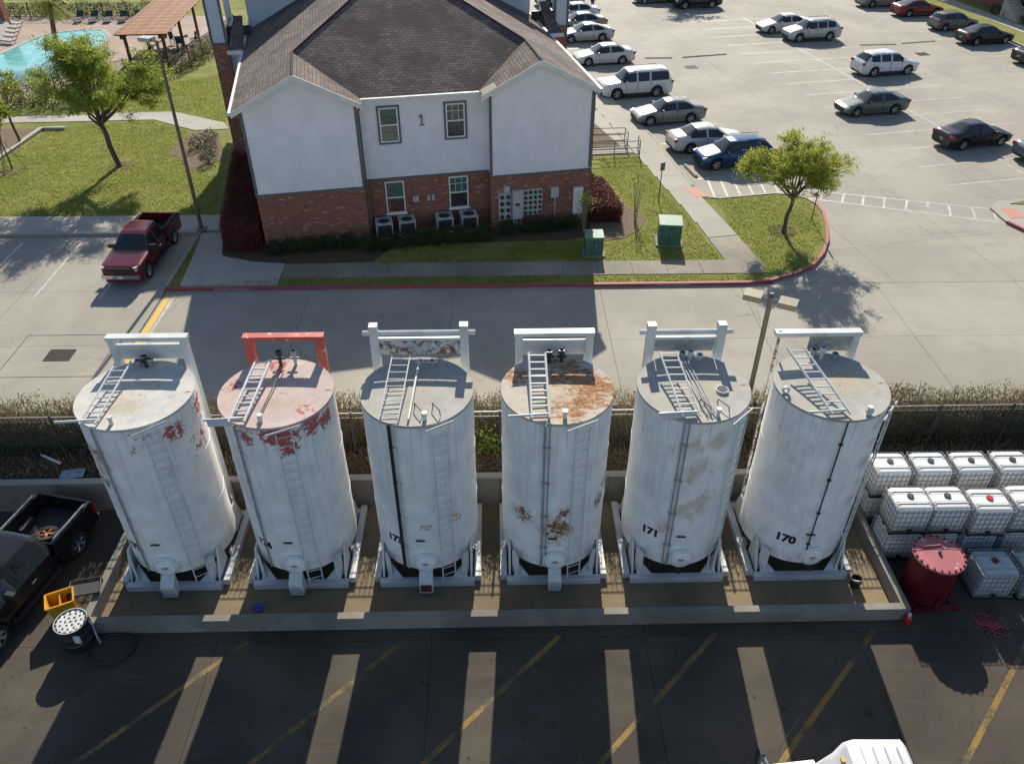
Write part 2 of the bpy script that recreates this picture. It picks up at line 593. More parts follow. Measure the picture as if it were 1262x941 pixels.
MAT['number_black'] = simple('number_black', (0.018, 0.018, 0.022), 0.7)
MAT['pole_bronze'] = simple('pole_bronze', (0.15, 0.125, 0.085), 0.6, var=0.2, sc=2)
MAT['lamp_box'] = simple('lamp_box', (0.215, 0.18, 0.115), 0.55, var=0.15)
MAT['pole_brown'] = simple('pole_brown', (0.16, 0.12, 0.085), 0.7, var=0.25)
MAT['fence_black'] = simple('fence_black', (0.045, 0.045, 0.045), 0.5)
MAT['fence_top'] = simple('fence_top', (0.32, 0.31, 0.28), 0.5, 0.2)
def plank_mat():
    t = NT('plank')
    v = t.obj()
    g = t.noise(t.scale(v, (14, 1.2, 14)), 1.5, 5, 0.7)
    n = t.noise(v, 2.4, 5, 0.7)
    col = t.mix(t.ramp(g, 0.3, 0.7), (0.20, 0.145, 0.085), (0.37, 0.28, 0.165))
    col = t.mix(t.ramp(n, 0.52, 0.72, 0, 0.6), col, (0.09, 0.065, 0.045))
    col = t.mix(t.math('MULTIPLY', t.rnd(), 0.4), col, (0.16, 0.115, 0.07))
    t.bump(g, 0.4, 0.008)
    MAT['plank'] = t.fin(col, 0.85, spec=0.2)
plank_mat()
def poly_mat():
    t = NT('tote_plastic')
    v = t.obj()
    n = t.noise(v, 2.0, 4)
    col = t.mix(t.ramp(n, 0.35, 0.7), (0.78, 0.785, 0.76), (0.86, 0.86, 0.84))
    col = t.mix(t.math('MULTIPLY', t.rnd(), 0.3), col, (0.62, 0.58, 0.46))
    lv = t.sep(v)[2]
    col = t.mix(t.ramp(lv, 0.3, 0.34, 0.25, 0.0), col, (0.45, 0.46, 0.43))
    t.fin(col, 0.45, spec=0.4)
    t.b.inputs['Subsurface Weight'].default_value = 0.0
    MAT['tote_plastic'] = t.m
poly_mat()
MAT['tote_shaded'] = simple('tote_shaded', (0.42, 0.45, 0.45), 0.5, var=0.15, sc=2)  # shadow of the tote row behind, put into the bottle colour
MAT['tote_label'] = simple('tote_label', (0.055, 0.05, 0.055), 0.5)
MAT['green_paint'] = simple('green_paint', (0.04, 0.125, 0.09), 0.55, var=0.2, sc=2.5)
MAT['green_top'] = simple('green_top', (0.12, 0.225, 0.15), 0.6, var=0.25, sc=2.5)
MAT['yellow_bin'] = simple('yellow_bin', (0.62, 0.30, 0.02), 0.45, var=0.15, sc=4)
MAT['drum_black'] = simple('drum_black', (0.02, 0.02, 0.024), 0.5)
MAT['drum_lid'] = simple('drum_lid', (0.55, 0.55, 0.53), 0.55, var=0.25, sc=7)
MAT['blue_plastic'] = simple('blue_plastic', (0.012, 0.03, 0.32), 0.4)
MAT['red_plastic'] = simple('red_plastic', (0.45, 0.02, 0.02), 0.45)
MAT['rope_pink'] = simple('rope_pink', (0.38, 0.06, 0.12), 0.8)
MAT['board_blue'] = simple('board_blue', (0.24, 0.36, 0.42), 0.6, var=0.3, sc=9)
MAT['rust_wheel'] = simple('rust_wheel', (0.35, 0.13, 0.05), 0.7, var=0.4, sc=8)
MAT['wood_red'] = simple('wood_red', (0.25, 0.098, 0.036), 0.75, var=0.3, sc=3)
MAT['wood_dark'] = simple('wood_dark', (0.10, 0.05, 0.03), 0.8)
MAT['lounge'] = simple('lounge', (0.36, 0.33, 0.31), 0.7)
MAT['lounge_dark'] = simple('lounge_dark', (0.05, 0.05, 0.055), 0.7)
MAT['cloth_dark'] = simple('cloth_dark', (0.05, 0.025, 0.07), 0.9)
MAT['skin'] = simple('skin', (0.22, 0.12, 0.08), 0.6)
MAT['grate'] = simple('grate', (0.04, 0.032, 0.026), 0.7, 0.3, sc=20, var=0.4)
def water_mat():
    t = NT('pool_water')
    v = t.pos()
    w = t.noise(v, 1.4, 3, 0.5, 0.6)
    col = t.mix(t.ramp(w, 0.35, 0.7), (0.13, 0.44, 0.42), (0.26, 0.58, 0.53))
    t.bump(t.noise(v, 3.0, 3, 0.5, 0.5), 0.25, 0.05)
    MAT['pool_water'] = t.fin(col, 0.05, spec=0.5)
water_mat()
# ------------------------------------------------------------------ the setting
ANG = R(10.5)
OX, OY = 4.64, 38.24
E1 = (math.cos(ANG), math.sin(ANG))
E2 = (-math.sin(ANG), math.cos(ANG))
def W(u, v):
    return (OX + u * E1[0] + v * E2[0], OY + u * E1[1] + v * E2[1])
YZ = -1.2                                  # the tank yard lies lower than the apartments

B().quad((-400, -200, YZ - 0.06), (400, -200, YZ - 0.06), (400, 19.3, YZ - 0.06), (-400, 19.3, YZ - 0.06)).build('yard_ground', 'yard_floor', kind='structure')
B().quad((-900, 19.3, -0.09), (900, 19.3, -0.09), (900, 1800, -0.09), (-900, 1800, -0.09)).build('ground', 'lawn', kind='structure')

# yard paving: big worn slabs
yard = thing('yard_paving', None, None, kind='structure')
for i in range(-6, 7):
    for j in range(-3, 4):
        x0, x1 = i * 6.1 - 2.0, i * 6.1 + 4.1
        y0, y1 = j * 5.4 - 2.3, j * 5.4 + 3.1
        y1 = min(y1, 19.25)
        if y0 > 19:
            continue
        g = 0.006
        B().bb((x0 + g, y0 + g, YZ - 0.05), (x1 - g, y1 - g, YZ)).build('slab', 'yard', yard)
for c in (-21.2, -16.7, -12.3, -7.8, -3.2, 1.5):
    b = B()
    y0, y1 = 5.0, 13.95
    w = 0.052
    b.quad((y0 + c - w, y0 + w, YZ + .004), (y0 + c + w, y0 - w, YZ + .004), (y1 + c + w, y1 - w, YZ + .004), (y1 + c - w, y1 + w, YZ + .004))
    b.build('painted_line', 'yard_yellow', yard)

def clip(poly, a, b, c):
    """keep a*x+b*y+c >= 0"""
    out = []
    for i in range(len(poly)):
        p, q = poly[i], poly[(i + 1) % len(poly)]
        dp, dq = a * p[0] + b * p[1] + c, a * q[0] + b * q[1] + c
        if dp >= 0:
            out.append(p)
        if (dp >= 0) != (dq >= 0):
            t = dp / (dp - dq)
            out.append((p[0] + (q[0] - p[0]) * t, p[1] + (q[1] - p[1]) * t))
    return out

# concrete road along the hedge and the left parking bay
B().quad((-70, 22.6, -0.06), (90, 22.6, -0.06), (90, 140, -0.06), (-70, 140, -0.06)).build('road_base', 'joint', kind='structure')
road = thing('road', None, None, kind='structure')
xs = [-66, -59.6, -53.2, -46.8, -40.4, -34, -27.6, -21.2, -14.8, -8.4, -2.0, 4.62, 11.0, 17.2, 23.6, 30, 36.4, 42.8, 49.2, 55.6, 62]
for k in range(len(xs) - 1):
    for y0, y1 in ((22.7, 27.25), (27.25, 31.6), (31.6, 37.15)):
        if y0 > 31 and xs[k] > -15:
            continue
        g = 0.007
        B().bb((xs[k] + g, y0 + g, -0.05), (xs[k + 1] - g, y1 - g, 0.0)).build('slab', 'road_concrete', road)
# the parking lot, turned 10.5 degrees
lot = thing('parking_lot', None, None, kind='structure')
for i in range(0, 9):
    for j in range(-4, 11):
        u0, u1 = 6.6 + i * 5.5, 6.6 + (i + 1) * 5.5
        v0, v1 = -11.5 + j * 6.0, -11.5 + (j + 1) * 6.0
        g = 0.006
        poly = [W(u0 + g, v0 + g), W(u1 - g, v0 + g), W(u1 - g, v1 - g), W(u0 + g, v1 - g)]
        poly = clip(poly, 0, 1, -31.62)
        if len(poly) < 3:
            continue
        B().prism(poly, -0.05, 0.0).build('slab', 'road_concrete', lot)

def strip(name, p, q, w, mat, parent, z=0.004):
    p, q = Vector((*p, z)), Vector((*q, z))
    d = (q - p).normalized()
    n = Vector((-d.y, d.x, 0)) * w / 2
    return B().quad(p - n, q - n, q + n, p + n).build(name, mat, parent)
for k in range(15):
    v = 0.2 + 2.72 * k
    strip('stall_line', W(21.1, v), W(26.5, v), 0.11, 'line_white', lot)
    strip('stall_line', W(26.7, v), W(32.0, v), 0.11, 'line_white', lot)
strip('spine_line', W(26.6, -1.2), W(26.6, 39), 0.11, 'line_white', lot)
for k in range(14):
    v = 3.9 + 2.8 * k
    strip('stall_line', W(7.5, v), W(12.6, v), 0.11, 'line_white', lot)
    if k > 4:
        strip('stall_line', W(39.6, v - 1), W(44.6, v - 1), 0.11, 'line_white', lot)
# hatched bay beside the blue car
strip('hatch_line', W(7.6, 1.25), W(12.9, 1.25), 0.11, 'line_white', lot)
for k in range(7):
    strip('hatch_line', W(7.7 + k * 0.75, 1.3), W(8.3 + k * 0.75, 3.8), 0.1, 'line_white', lot)
# crosswalk
strip('crosswalk_line', (16.4, 42.1), (26.5, 39.15), 0.13, 'line_white', lot, 0.005)
strip('crosswalk_line', (16.6, 40.9), (27.1, 37.2), 0.13, 'line_white', lot, 0.005)
for a, b in [((17.2, 42.3), (16.7, 40.9)), ((18.25, 42.0), (17.65, 40.55)), ((19.29, 41.4), (18.7, 40.15)), ((20.25, 41.1), (19.68, 39.75)), ((21.29, 40.8), (20.7, 39.4)), ((22.36, 40.4), (21.7, 39.0)), ((23.37, 40.1), (23.06, 39.43)), ((24.37, 39.8), (23.8, 38.3)), ((25.45, 39.4), (24.96, 37.95)), ((26.43, 39.1), (25.95, 37.65))]:
    strip('crosswalk_bar', a, b, 0.13, 'line_white', lot, 0.009)
# left bay stall lines and the yellow lane mark
for x in (-26.4, -23.45, -20.55, -17.6):
    strip('stall_line', (x - 0.02, 36.4), (x, 30.9), 0.12, 'line_white', road)
strip('lane_mark', (-14.62, 31.0), (-14.72, 25.2), 0.28, 'line_yellow', road)
strip('lane_edge', (-14.36, 31.2), (-14.47, 25.2), 0.12, 'line_white', road)
# dark sealed joint under the lane mark
strip('sealed_joint', (-14.88, 31.6), (-14.9, 22.8), 0.07, 'joint', road, 0.003)

# ---- raised ground: islands, kerbs, walks, lawns
arc = [(11.3, 31.6), (12.5, 31.8), (13.7, 32.35), (14.77, 33.04), (15.7, 34.3), (16.4, 35.7), (16.9, 37.3), (17.2, 38.7), (17.2, 39.7), (16.9, 40.5), (16.2, 41.0), (15.3, 41.2)]
isl = [(-14.9, 31.6)] + arc + [(12.1, 40.62), (11.35, 41.0), (11.0, 42.33), (10.73, 44.52), (9.94, 50.33), (8.53, 56.02), W(7.0, 45), W(-17, 45), (-40, 46), (-40, 37.15), (-14.9, 37.15)]
B().prism(isl, -0.05, 0.10).build('planted_island', 'lawn', kind='structure')

def kerb(path, mat, parent=None, w=0.16, h=0.145, name='kerb', label=None):
    b = B()
    n = len(path)
    L, Rr = [], []
    for i, p in enumerate(path):
        a = Vector(path[max(i - 1, 0)])
        c = Vector(path[min(i + 1, n - 1)])
        d = (c - a).normalized()
        nn = Vector((-d.y, d.x)) * (w / 2)
        L.append(Vector(p) + nn)
        Rr.append(Vector(p) - nn)
    vs, fs = [], []
    for l, r in zip(L, Rr):
        vs += [(l.x, l.y, -0.05), (l.x, l.y, h), (r.x, r.y, h), (r.x, r.y, -0.05)]
    for i in range(n - 1):
        o = 4 * i
        for k in range(3):
            fs.append((o + k, o + k + 1, o + 4 + k + 1, o + 4 + k))
    fs += [(0, 1, 2, 3), (4 * n - 1, 4 * n - 2, 4 * n - 3, 4 * n - 4)]
    b.add(vs, fs)
    return b.build(name, mat, parent, kind='structure' if parent is None else None)
arcf = []
for i in range(len(arc) - 1):
    for t in (0, .5):
        arcf.append((arc[i][0] * (1 - t) + arc[i + 1][0] * t, arc[i][1] * (1 - t) + arc[i + 1][1] * t))
arcf.append(arc[-1])
redk = kerb([(-14.9, 31.6), (-13, 31.58), (0, 31.58), (8, 31.58)] + arcf[0:18], 'kerb_red', name='red_kerb')
kerb([(-13.9, 31.48), (8, 31.48), (11.3, 31.48)], 'road_concrete', w=0.3, h=0.012, name='gutter')
kerb(arcf[17:] + [(12.1, 40.62), (11.6, 40.75)], 'walk_concrete', name='island_kerb')
kerb([(11.0, 42.33), (10.73, 44.52), (9.94, 50.33), (8.53, 56.02), W(7.0, 45)], 'walk_concrete', name='walk_kerb')
kerb([(-14.9, 31.6), (-14.9, 37.15), (-40, 37.15)], 'walk_concrete', name='bay_kerb')

# stencilled lettering along the red kerb
def text_mesh(s, size, name='lettering', ext=0.0, align='CENTER', bold=0.0):
    cu = bpy.data.curves.new(name, 'FONT')
    cu.body = s
    cu.size = size
    cu.align_x = align
    cu.extrude = ext
    cu.resolution_u = 3
    cu.offset = bold
    o = bpy.data.objects.new('tmp_text', cu)
    COL.objects.link(o)
    dg = bpy.context.evaluated_depsgraph_get()
    me = bpy.data.meshes.new_from_object(o.evaluated_get(dg))
    bpy.data.objects.remove(o)
    bpy.data.curves.remove(cu)
    return me
tm = text_mesh('FIRE LANE  NO PARKING', 0.14)
for x in (-11.9, 8.0):
    me = tm.copy()
    o = link('lettering', me, 'letter_white', redk, loc=(x, 31.496, 0.035))
    o.rotation_euler = (R(90), 0, 0)

def flat(name, poly, z, mat, kind='structure', parent=None):
    return B().prism(poly, 0.03, z).build(name, mat, parent, kind=None if parent else kind)
# front walk, in slabs
fw = thing('front_walk', None, None, kind='structure')
xs2 = [-9.9 + 1.62 * k for k in range(0, 13)]
for k in range(len(xs2) - 1):
    flat('slab', [(xs2[k] + .008, 32.4), (xs2[k + 1] - .008, 32.4), (xs2[k + 1] - .008, 33.68), (xs2[k] + .008, 33.68)], 0.13, 'old_concrete', parent=fw)
flat('slab', [(9.55, 32.4), (12.3, 32.4), (12.5, 33.1), (12.02, 36.2), (10.52, 35.92), (10.82, 33.68), (9.55, 33.68)], 0.13, 'old_concrete', parent=fw)
# corner pad beside the hedge
cw = thing('corner_walk', None, None, kind='structure')
flat('slab', [(-14.3, 31.72), (-9.95, 31.72), (-9.95, 33.72), (-11.5, 33.95), (-13.0, 34.5), (-13.2, 34.72), (-14.55, 34.72)], 0.135, 'walk_concrete', parent=cw)
flat('slab', [(-14.55, 34.74), (-13.2, 34.74), (-13.75, 37.0), (-14.8, 37.0)], 0.135, 'walk_concrete', parent=cw)
flat('slab', [(-15.0, 37.28), (-13.8, 37.28), (-14.3, 39.02), (-15.0, 39.04)], 0.135, 'walk_concrete', parent=cw)
bw = thing('bay_walk', None, None, kind='structure')
for k in range(14):
    x0 = -15.02 - k * 1.8
    flat('slab', [(x0 - 1.79, 37.25), (x0, 37.25), (x0, 39.05), (x0 - 1.79, 39.05)], 0.135, 'walk_concrete', parent=bw)
# walk beside the parked cars
def interp_(keys, x):
    for (x0, y0), (x1, y1) in zip(keys[:-1], keys[1:]):
        if x <= x1:
            return y0 + (y1 - y0) * (x - x0) / (x1 - x0)
    return keys[-1][1]
sw = thing('side_walk', None, None, kind='structure')
v0 = -3.3
ve = [-3.3, -1.6, 0.6, 2.6, 4.4, 6.2, 8.0, 9.8, 11.6, 13.4, 15.2, 17, 19, 21, 23, 26, 30, 34, 38, 42]
for a, b in zip(ve[:-1], ve[1:]):
    er = lambda v: interp_([(-9, 6.9), (1.5, 6.9), (2.9, 6.93), (5.1, 7.06), (10.9, 7.34), (16.8, 6.98), (60, 6.95)], v)
    flat('slab', [W(5.35, a + .006), W(er(a), a + .006), W(er(b), b - .006), W(5.45, b - .006)], 0.135, 'walk_concrete', parent=sw)
flat('tactile_paving', [(10.5, 42.0), (11.2, 42.0), (11.5, 40.75), (10.8, 40.75)], 0.142, 'tactile')
# ramp landing between the railings
flat('ramp_landing', [W(0.9, 8.6), W(5.34, 8.2), W(5.4, 16), W(0.9, 16)], 0.13, 'walk_concrete')
flat('gravel_strip', [W(3.1, 9.4), W(4.9, 9.4), W(4.3, 15), W(3.6, 15)], 0.138, 'tan_mulch')
# pool path across the left lawn
flat('pool_path', [(-40, 53.0), (-22.77, 53.75), (-19.5, 51.7), (-17.3, 51.9), (-17.96, 53.1), (-22.0, 55.35), (-32.9, 54.5), (-40, 54.4)], 0.135, 'walk_concrete')
flat('left_lawn', [(-60, 45.5), (-13, 45.5), (-13, 90), (-60, 90)], 0.092, 'lawn')
# beds
flat('facade_bed', [(-13.2, 34.75), (-13.0, 34.5), (-11.5, 33.97), (-9.95, 33.74), (-5.9, 33.9), (-4.9, 35.6), (3.4, 35.9), (4.6, 36.3), W(0.4, 0.2), W(-16.2, 0.2), W(-18.3, 2.2), W(-18.2, 9), (-14.2, 39.1), (-13.75, 37.0)], 0.118, 'mulch')
flat('tree_bed', [(4.7, 36.3), (5.3, 35.75), (6.3, 36.0), (7.3, 37.0), (7.75, 38.3), (7.0, 39.7), (6.0, 41.5), W(0.6, 7), W(0.4, 0)], 0.122, 'tan_mulch')
flat('shrub_bed', [(-18.0, 51.5), (-19.6, 51.2), (-20.0, 48.0), (-18.9, 46.8), (-17.6, 45.0), (-16.2, 47)], 0.12, 'tan_mulch')
def ring(cx, cy, r, n=14, j=0.15):
    return [(cx + r * (1 + random.uniform(-j, j)) * math.cos(2 * PI * k / n), cy + r * (1 + random.uniform(-j, j)) * math.sin(2 * PI * k / n)) for k in range(n)]
flat('tree_ring', ring(-22.0, 45.8, 0.85), 0.112, 'tan_mulch')
flat('tree_ring', ring(-28.1, 45.3, 0.9), 0.112, 'tan_mulch')
flat('tree_ring', ring(14.4, 36.6, 0.75), 0.112, 'mulch')
# raised planter edge at the left border of the picture
pe = kerb([(-27.9, 52.1), (-29.4, 52.0), (-29.7, 46.9), (-31, 43)], 'walk_concrete', name='planter_kerb', w=0.3, h=0.28)
flat('planter_bed', [(-29.4, 52.0), (-29.7, 46.9), (-31, 43), (-36, 43), (-36, 52)], 0.2, 'tan_mulch')
# right-hand island with ramp
B().prism([(26.3, 39.2), (27.1, 40.0), (28.8, 40.3), (40, 42.4), (40, 37), (27.2, 35.6), (26.3, 37.6)], -0.05, 0.10).build('right_island', 'walk_concrete', kind='structure')
flat('right_island_lawn', [(27.6, 39.6), (28.8, 40.05), (39, 42.1), (39, 40.3), (28.6, 39.45)], 0.135, 'lawn')
flat('right_tactile', [(26.8, 39.05), (27.6, 39.05), (27.5, 37.95), (26.7, 37.8)], 0.108, 'tactile')
kerb([(26.35, 37.5), (26.9, 36.2), (27.6, 35.5), (40, 35.2)], 'kerb_red', name='right_red_kerb')
# lawn strip, walk and kerb at the far right of the lot
far = [W(45.3, 22), W(46.0, 30), W(47.2, 50), W(49.6, 50), W(48.6, 30), W(47.6, 22)]
B().prism(far, -0.05, 0.11).build('far_lawn', 'lawn', kind='structure')
B().prism([W(47.6, 20), W(48.6, 30), W(49.7, 50), W(51.2, 50), W(50.0, 30), W(49.2, 20)], -0.05, 0.125).build('far_walk', 'walk_concrete', kind='structure')
B().prism([W(49.2, 20), W(50.0, 30), W(51.2, 50), W(62, 50), W(60, 20)], -0.05, 0.11).build('far_lawn_back', 'lawn', kind='structure')
kerb([W(45.2, 20), W(45.3, 22), W(46.0, 30), W(47.2, 50)], 'walk_concrete', name='far_kerb')

# pool and deck
B().prism([(-60, 58.5), (-33.0, 58.3), (-30.5, 64), (-28.6, 64.2), (-25.0, 64.9), (-24.6, 82.5), (-60, 84)], 0.03, 0.125).build('pool_deck', 'deck', kind='structure')
pool = [(-41.5, 64.0), (-40.0, 75.2), (-39.2, 76.6), (-37.5, 77.6), (-35.2, 77.6), (-33.6, 75.0), (-32.9, 70), (-32.9, 62.6), (-34.0, 61.4), (-41.0, 62.6)]
B().prism(pool, 0.03, 0.14).build('pool', 'pool_water', kind='structure')
kerb(pool + [pool[0]], 'walk_concrete', name='pool_coping', w=0.4, h=0.17)

# storm drains, joints and speed humps
def drain(x, y, w, d, rz, frame=None):
    t = thing('storm_drain', None, None, (x, y, 0), rz, kind='structure')
    B().quad((-w / 2, -d / 2, .004), (w / 2, -d / 2, .004), (w / 2, d / 2, .004), (-w / 2, d / 2, .004)).build('pit', 'joint', t)
    n = int(w / 0.06)
    b = B()
    for k in range(n):
        b.box((-w / 2 + (k + .5) * w / n, 0, 0.01), (0.025, d, 0.012))
    for k in range(5):
        b.box((0, -d / 2 + d * k / 4, 0.0105), (w, 0.03, 0.012))
    b.build('grate', 'grate', t)
    if frame:
        fx, fy = frame
        b = B()
        for s in (-1, 1):
            b.box((0, s * fy, .003), (2 * fx, 0.03, .004))
            b.box((s * fx, 0, .003), (0.03, 2 * fy, .0041))
        b.build('sealed_joint', 'joint', t)
drain(-17.5, 26.6, 1.05, 0.75, 0, (1.9, 1.45))
drain(15.56, 65.4, 1.0, 0.8, ANG)
drain(35.44, 68.7, 1.0, 0.8, ANG)
for a, b_, m in (((12.3, 67.95), (14.5, 67.98), 'joint'), ((15.4, 68.1), (19.2, 69.0), 'joint'), ((31.3, 71.5), (34.4, 71.7), 'yard_yellow'), ((35.1, 71.95), (38.2, 72.65), 'yard_yellow')):
    p, q = Vector(a), Vector(b_)
    c = (p + q) / 2
    d = q - p
    bb = B()
    Lh = d.length / 2
    bb.add([(-Lh, -.16, 0), (Lh, -.16, 0), (Lh, 0, .06), (-Lh, 0, .06), (-Lh, .16, 0), (Lh, .16, 0)], [(0, 1, 2, 3), (3, 2, 5, 4), (0, 3, 4), (1, 5, 2)])
    bb.build('speed_hump', m, None, loc=(c.x, c.y, 0.003), rz=math.atan2(d.y, d.x), kind='structure')

# soil bank behind the retaining wall
bk = []
nx, ny = 90, 10
vs = []
for j in range(ny + 1):
    for i in range(nx + 1):
        x = -45 + 90 * i / nx
        y = 19.42 + 3.4 * j / ny
        t = j / ny
        vs.append((x, y, -0.02 + 0.16 * math.sin(t * 3.0) + random.uniform(-.025, .025) - 0.02))
fs = [(j * (nx + 1) + i, j * (nx + 1) + i + 1, (j + 1) * (nx + 1) + i + 1, (j + 1) * (nx + 1) + i) for j in range(ny) for i in range(nx)]
B().add(vs, fs).build('soil_bank', 'bank_soil', kind='structure', smooth=True)

B().bb((-11.74, 14.53, YZ - .04), (11.59, 19.19, YZ + .012)).build('containment_floor', 'tank_floor', kind='structure')

# turf: short blades over the lawns in view
def turf(name, polys, n, size, z=0.11):
    out = []
    for poly in polys:
        P = np.array(poly)
        lo, hi = P.min(0), P.max(0)
        area = 0.5 * abs(np.dot(P[:, 0], np.roll(P[:, 1], 1)) - np.dot(P[:, 1], np.roll(P[:, 0], 1)))
        m = int(n * area)
        q = rng.uniform(lo, hi, size=(int(m * (hi - lo).prod() / area), 2))
        ins = np.zeros(len(q), bool)
        j = len(P) - 1
        for i in range(len(P)):
            c = ((P[i, 1] > q[:, 1]) != (P[j, 1] > q[:, 1])) & (q[:, 0] < (P[j, 0] - P[i, 0]) * (q[:, 1] - P[i, 1]) / (P[j, 1] - P[i, 1] + 1e-12) + P[i, 0])
            ins ^= c
            j = i
        out.append(q[ins])
    q = np.concatenate(out)
    m = len(q)
    base = np.column_stack([q, np.full(m, z)])
    th = rng.uniform(0, 2 * PI, m)
    d = np.column_stack([np.cos(th), np.sin(th), np.zeros(m)])
    h = size * rng.uniform(.5, 1.3, m)[:, None]
    lean = rng.normal(size=(m, 3)) * 0.5
    lean[:, 2] = 1
    tip = base + lean * h
    w = d * 0.02
    V = np.stack([base - w, base + w, tip + w * .4, tip - w * .4], 1)
    o = link(name, quads_mesh(name, V), 'grass_blade', kind='stuff', label='short green and straw coloured turf blades of the lawns', cat='grass')
    return o
lawnA = [(4.9, 33.75), (10.65, 33.75), (9.9, 38.7), (9.2, 41.4), (8.6, 46.7), (6.2, 46.5), (6.1, 42.0), (7.1, 39.9), (7.9, 38.3), (7.4, 36.9), (6.4, 35.8), (5.2, 35.5)]
lawnB = [(12.7, 33.0), (12.0, 36.6), (11.9, 40.45), (15.4, 41.0), (16.7, 40.4), (16.9, 38.6), (16.1, 35.7), (14.6, 33.3), (13.4, 32.5)]
lawnC = [(-14.9, 39.2), (-27.5, 39.2), (-29.4, 46.9), (-29.0, 51.7), (-27, 52.9), (-22.8, 53.6), (-19.7, 51.4), (-19.9, 48), (-18.7, 46.5), (-17.3, 44.9), (-15.6, 44)]
lawnD = [(-13.5, 31.72), (11.3, 31.72), (12.3, 32.3), (-9.9, 32.35)]
lawnE = [(-5.5, 33.75), (4.8, 33.75), (4.9, 35.7), (-4.6, 35.4)]
lawnF = [(-21.9, 55.5), (-18, 53.4), (-17.3, 60), (-20, 64.5), (-25, 61.5), (-28, 56)]
lawnG = [(-14.8, 32.4), (-14.35, 32.4), (-14.75, 36.9), (-14.85, 36.9)]
turf('turf', [lawnA, lawnB, lawnC, lawnD, lawnE, lawnF, lawnG], 190, 0.07)
# ------------------------------------------------------------------ apartment building
SL = 0.51
def roof_poly(b, pts, along, up):
    b.polyuv(pts, along, up, pts[0])

def window(parent, u0, u1, z0, z1, v, trim, pane_up, pane_lo, muntins=False):
    w = B()
    t = 0.085
    if trim:
        w.bb((u0, v - .05, z0), (u0 + t, v + .02, z1)).bb((u1 - t, v - .05, z0), (u1, v + .02, z1))
        w.bb((u0 + t, v - .05, z1 - t), (u1 - t, v + .02, z1)).bb((u0 + t, v - .05, z0), (u1 - t, v + .02, z0 + t))
        wo = w.build('window', 'trim_dark', parent)
        u0, u1, z0, z1 = u0 + t + .004, u1 - t - .004, z0 + t + .004, z1 - t - .004
    else:
        w.bb((u0 - .06, v - .07, z0 - .07), (u1 + .06, v + .02, z0 - .004))
        wo = w.build('window', 'white_frame', parent)
    f = B()
    s = 0.06
    zm = (z0 + z1) / 2
    f.bb((u0, v - .035, z0), (u0 + s, v + .06, z1)).bb((u1 - s, v - .035, z0), (u1, v + .06, z1))
    f.bb((u0 + s, v - .035, z1 - s), (u1 - s, v + .06, z1)).bb((u0 + s, v - .035, z0), (u1 - s, v + .06, z0 + s))
    f.bb((u0 + s, v - .04, zm - .03), (u1 - s, v + .06, zm + .03))
    f.build('sash', 'white_frame', wo)
    if muntins:
        f = B()
        um = (u0 + u1) / 2
        for k in (-1, 1):
            f.box((um + k * (u1 - u0) / 6, v - .012, (zm + z1) / 2), (.018, .016, z1 - zm - .09))
        f.box((um, v - .012, (zm + z1) / 2 + .05), (u1 - u0 - .12, .014, .018))
        f.build('muntin', 'white_frame', wo)
    B().quad((u0 + s, v + .012, zm + .03), (u1 - s, v + .012, zm + .03), (u1 - s, v + .012, z1 - s), (u0 + s, v + .012, z1 - s)).build('pane', pane_up, wo)
    B().quad((u0 + s, v + .025, z0 + s), (u1 - s, v + .025, z0 + s), (u1 - s, v + .025, zm - .03), (u0 + s, v + .025, zm - .03)).build('pane', pane_lo, wo)

bld = thing('apartment_building', 'two storey apartment block with pale siding over red brick and brown hip roof', 'building', (OX, OY, 0.0), ANG)
UL, ULr, URl, UR = -16.05, -11.1, -4.95, 0.0
BT, ET = 2.8, 6.8
# brick ground storey (front faces with returns)
def ringwall(b, z0, z1, off):
    pts = [(UL - off, 26), (UL - off, -off), (ULr + off, -off), (ULr + off, 0.8 - off), (URl - off, 0.8 - off), (URl - off, -off), (UR + off, -off), (UR + off, 26)]
    for p, q in zip(pts[:-1], pts[1:]):
        b.quad((p[0], p[1], z0), (q[0], q[1], z0), (q[0], q[1], z1), (p[0], p[1], z1))
    return pts
b = B()
pts = ringwall(b, -0.05, BT, 0.03)
b.build('brick_wall', 'brick', bld)
b = B()
for p, q in zip(pts[:-1], pts[1:]):
    cx, cy = (p[0] + q[0]) / 2, (p[1] + q[1]) / 2
    L = math.hypot(q[0] - p[0], q[1] - p[1])
    b.box((cx, cy, BT + .03), (L + .07, .09, .075), math.atan2(q[1] - p[1], q[0] - p[0]))
b.build('ledge', 'trim_dark', bld)
b = B()
ringwall(b, BT + .06, ET + .05, 0.0)
# gable triangles
UCL, UCR = -13.6, -2.63
for uc, a, c in ((UCL, UL, ULr), (UCR, URl, UR)):
    b.quad((a, 0, ET + .05), (c, 0, ET + .05), (uc, 0, 8.18))
b.build('siding_wall', 'siding', bld)
# corner boards and downspouts
for u, v in ((UL, 0), (ULr, 0), (URl, 0), (UR, 0)):
    B().box((u, v - .012, (BT + ET) / 2 + .05), (.13, .05, ET - BT - .12)).build('corner_board', 'trim_dark', bld)
for u, s in ((ULr + .12, 1), (UR + .12, 1)):
    B().tube([(u + .2 * s, .3, 6.62), (u, .12, 6.4), (u, .12, 0.15)], 0.045, 6).build('downspout', 'trim_dark', bld)
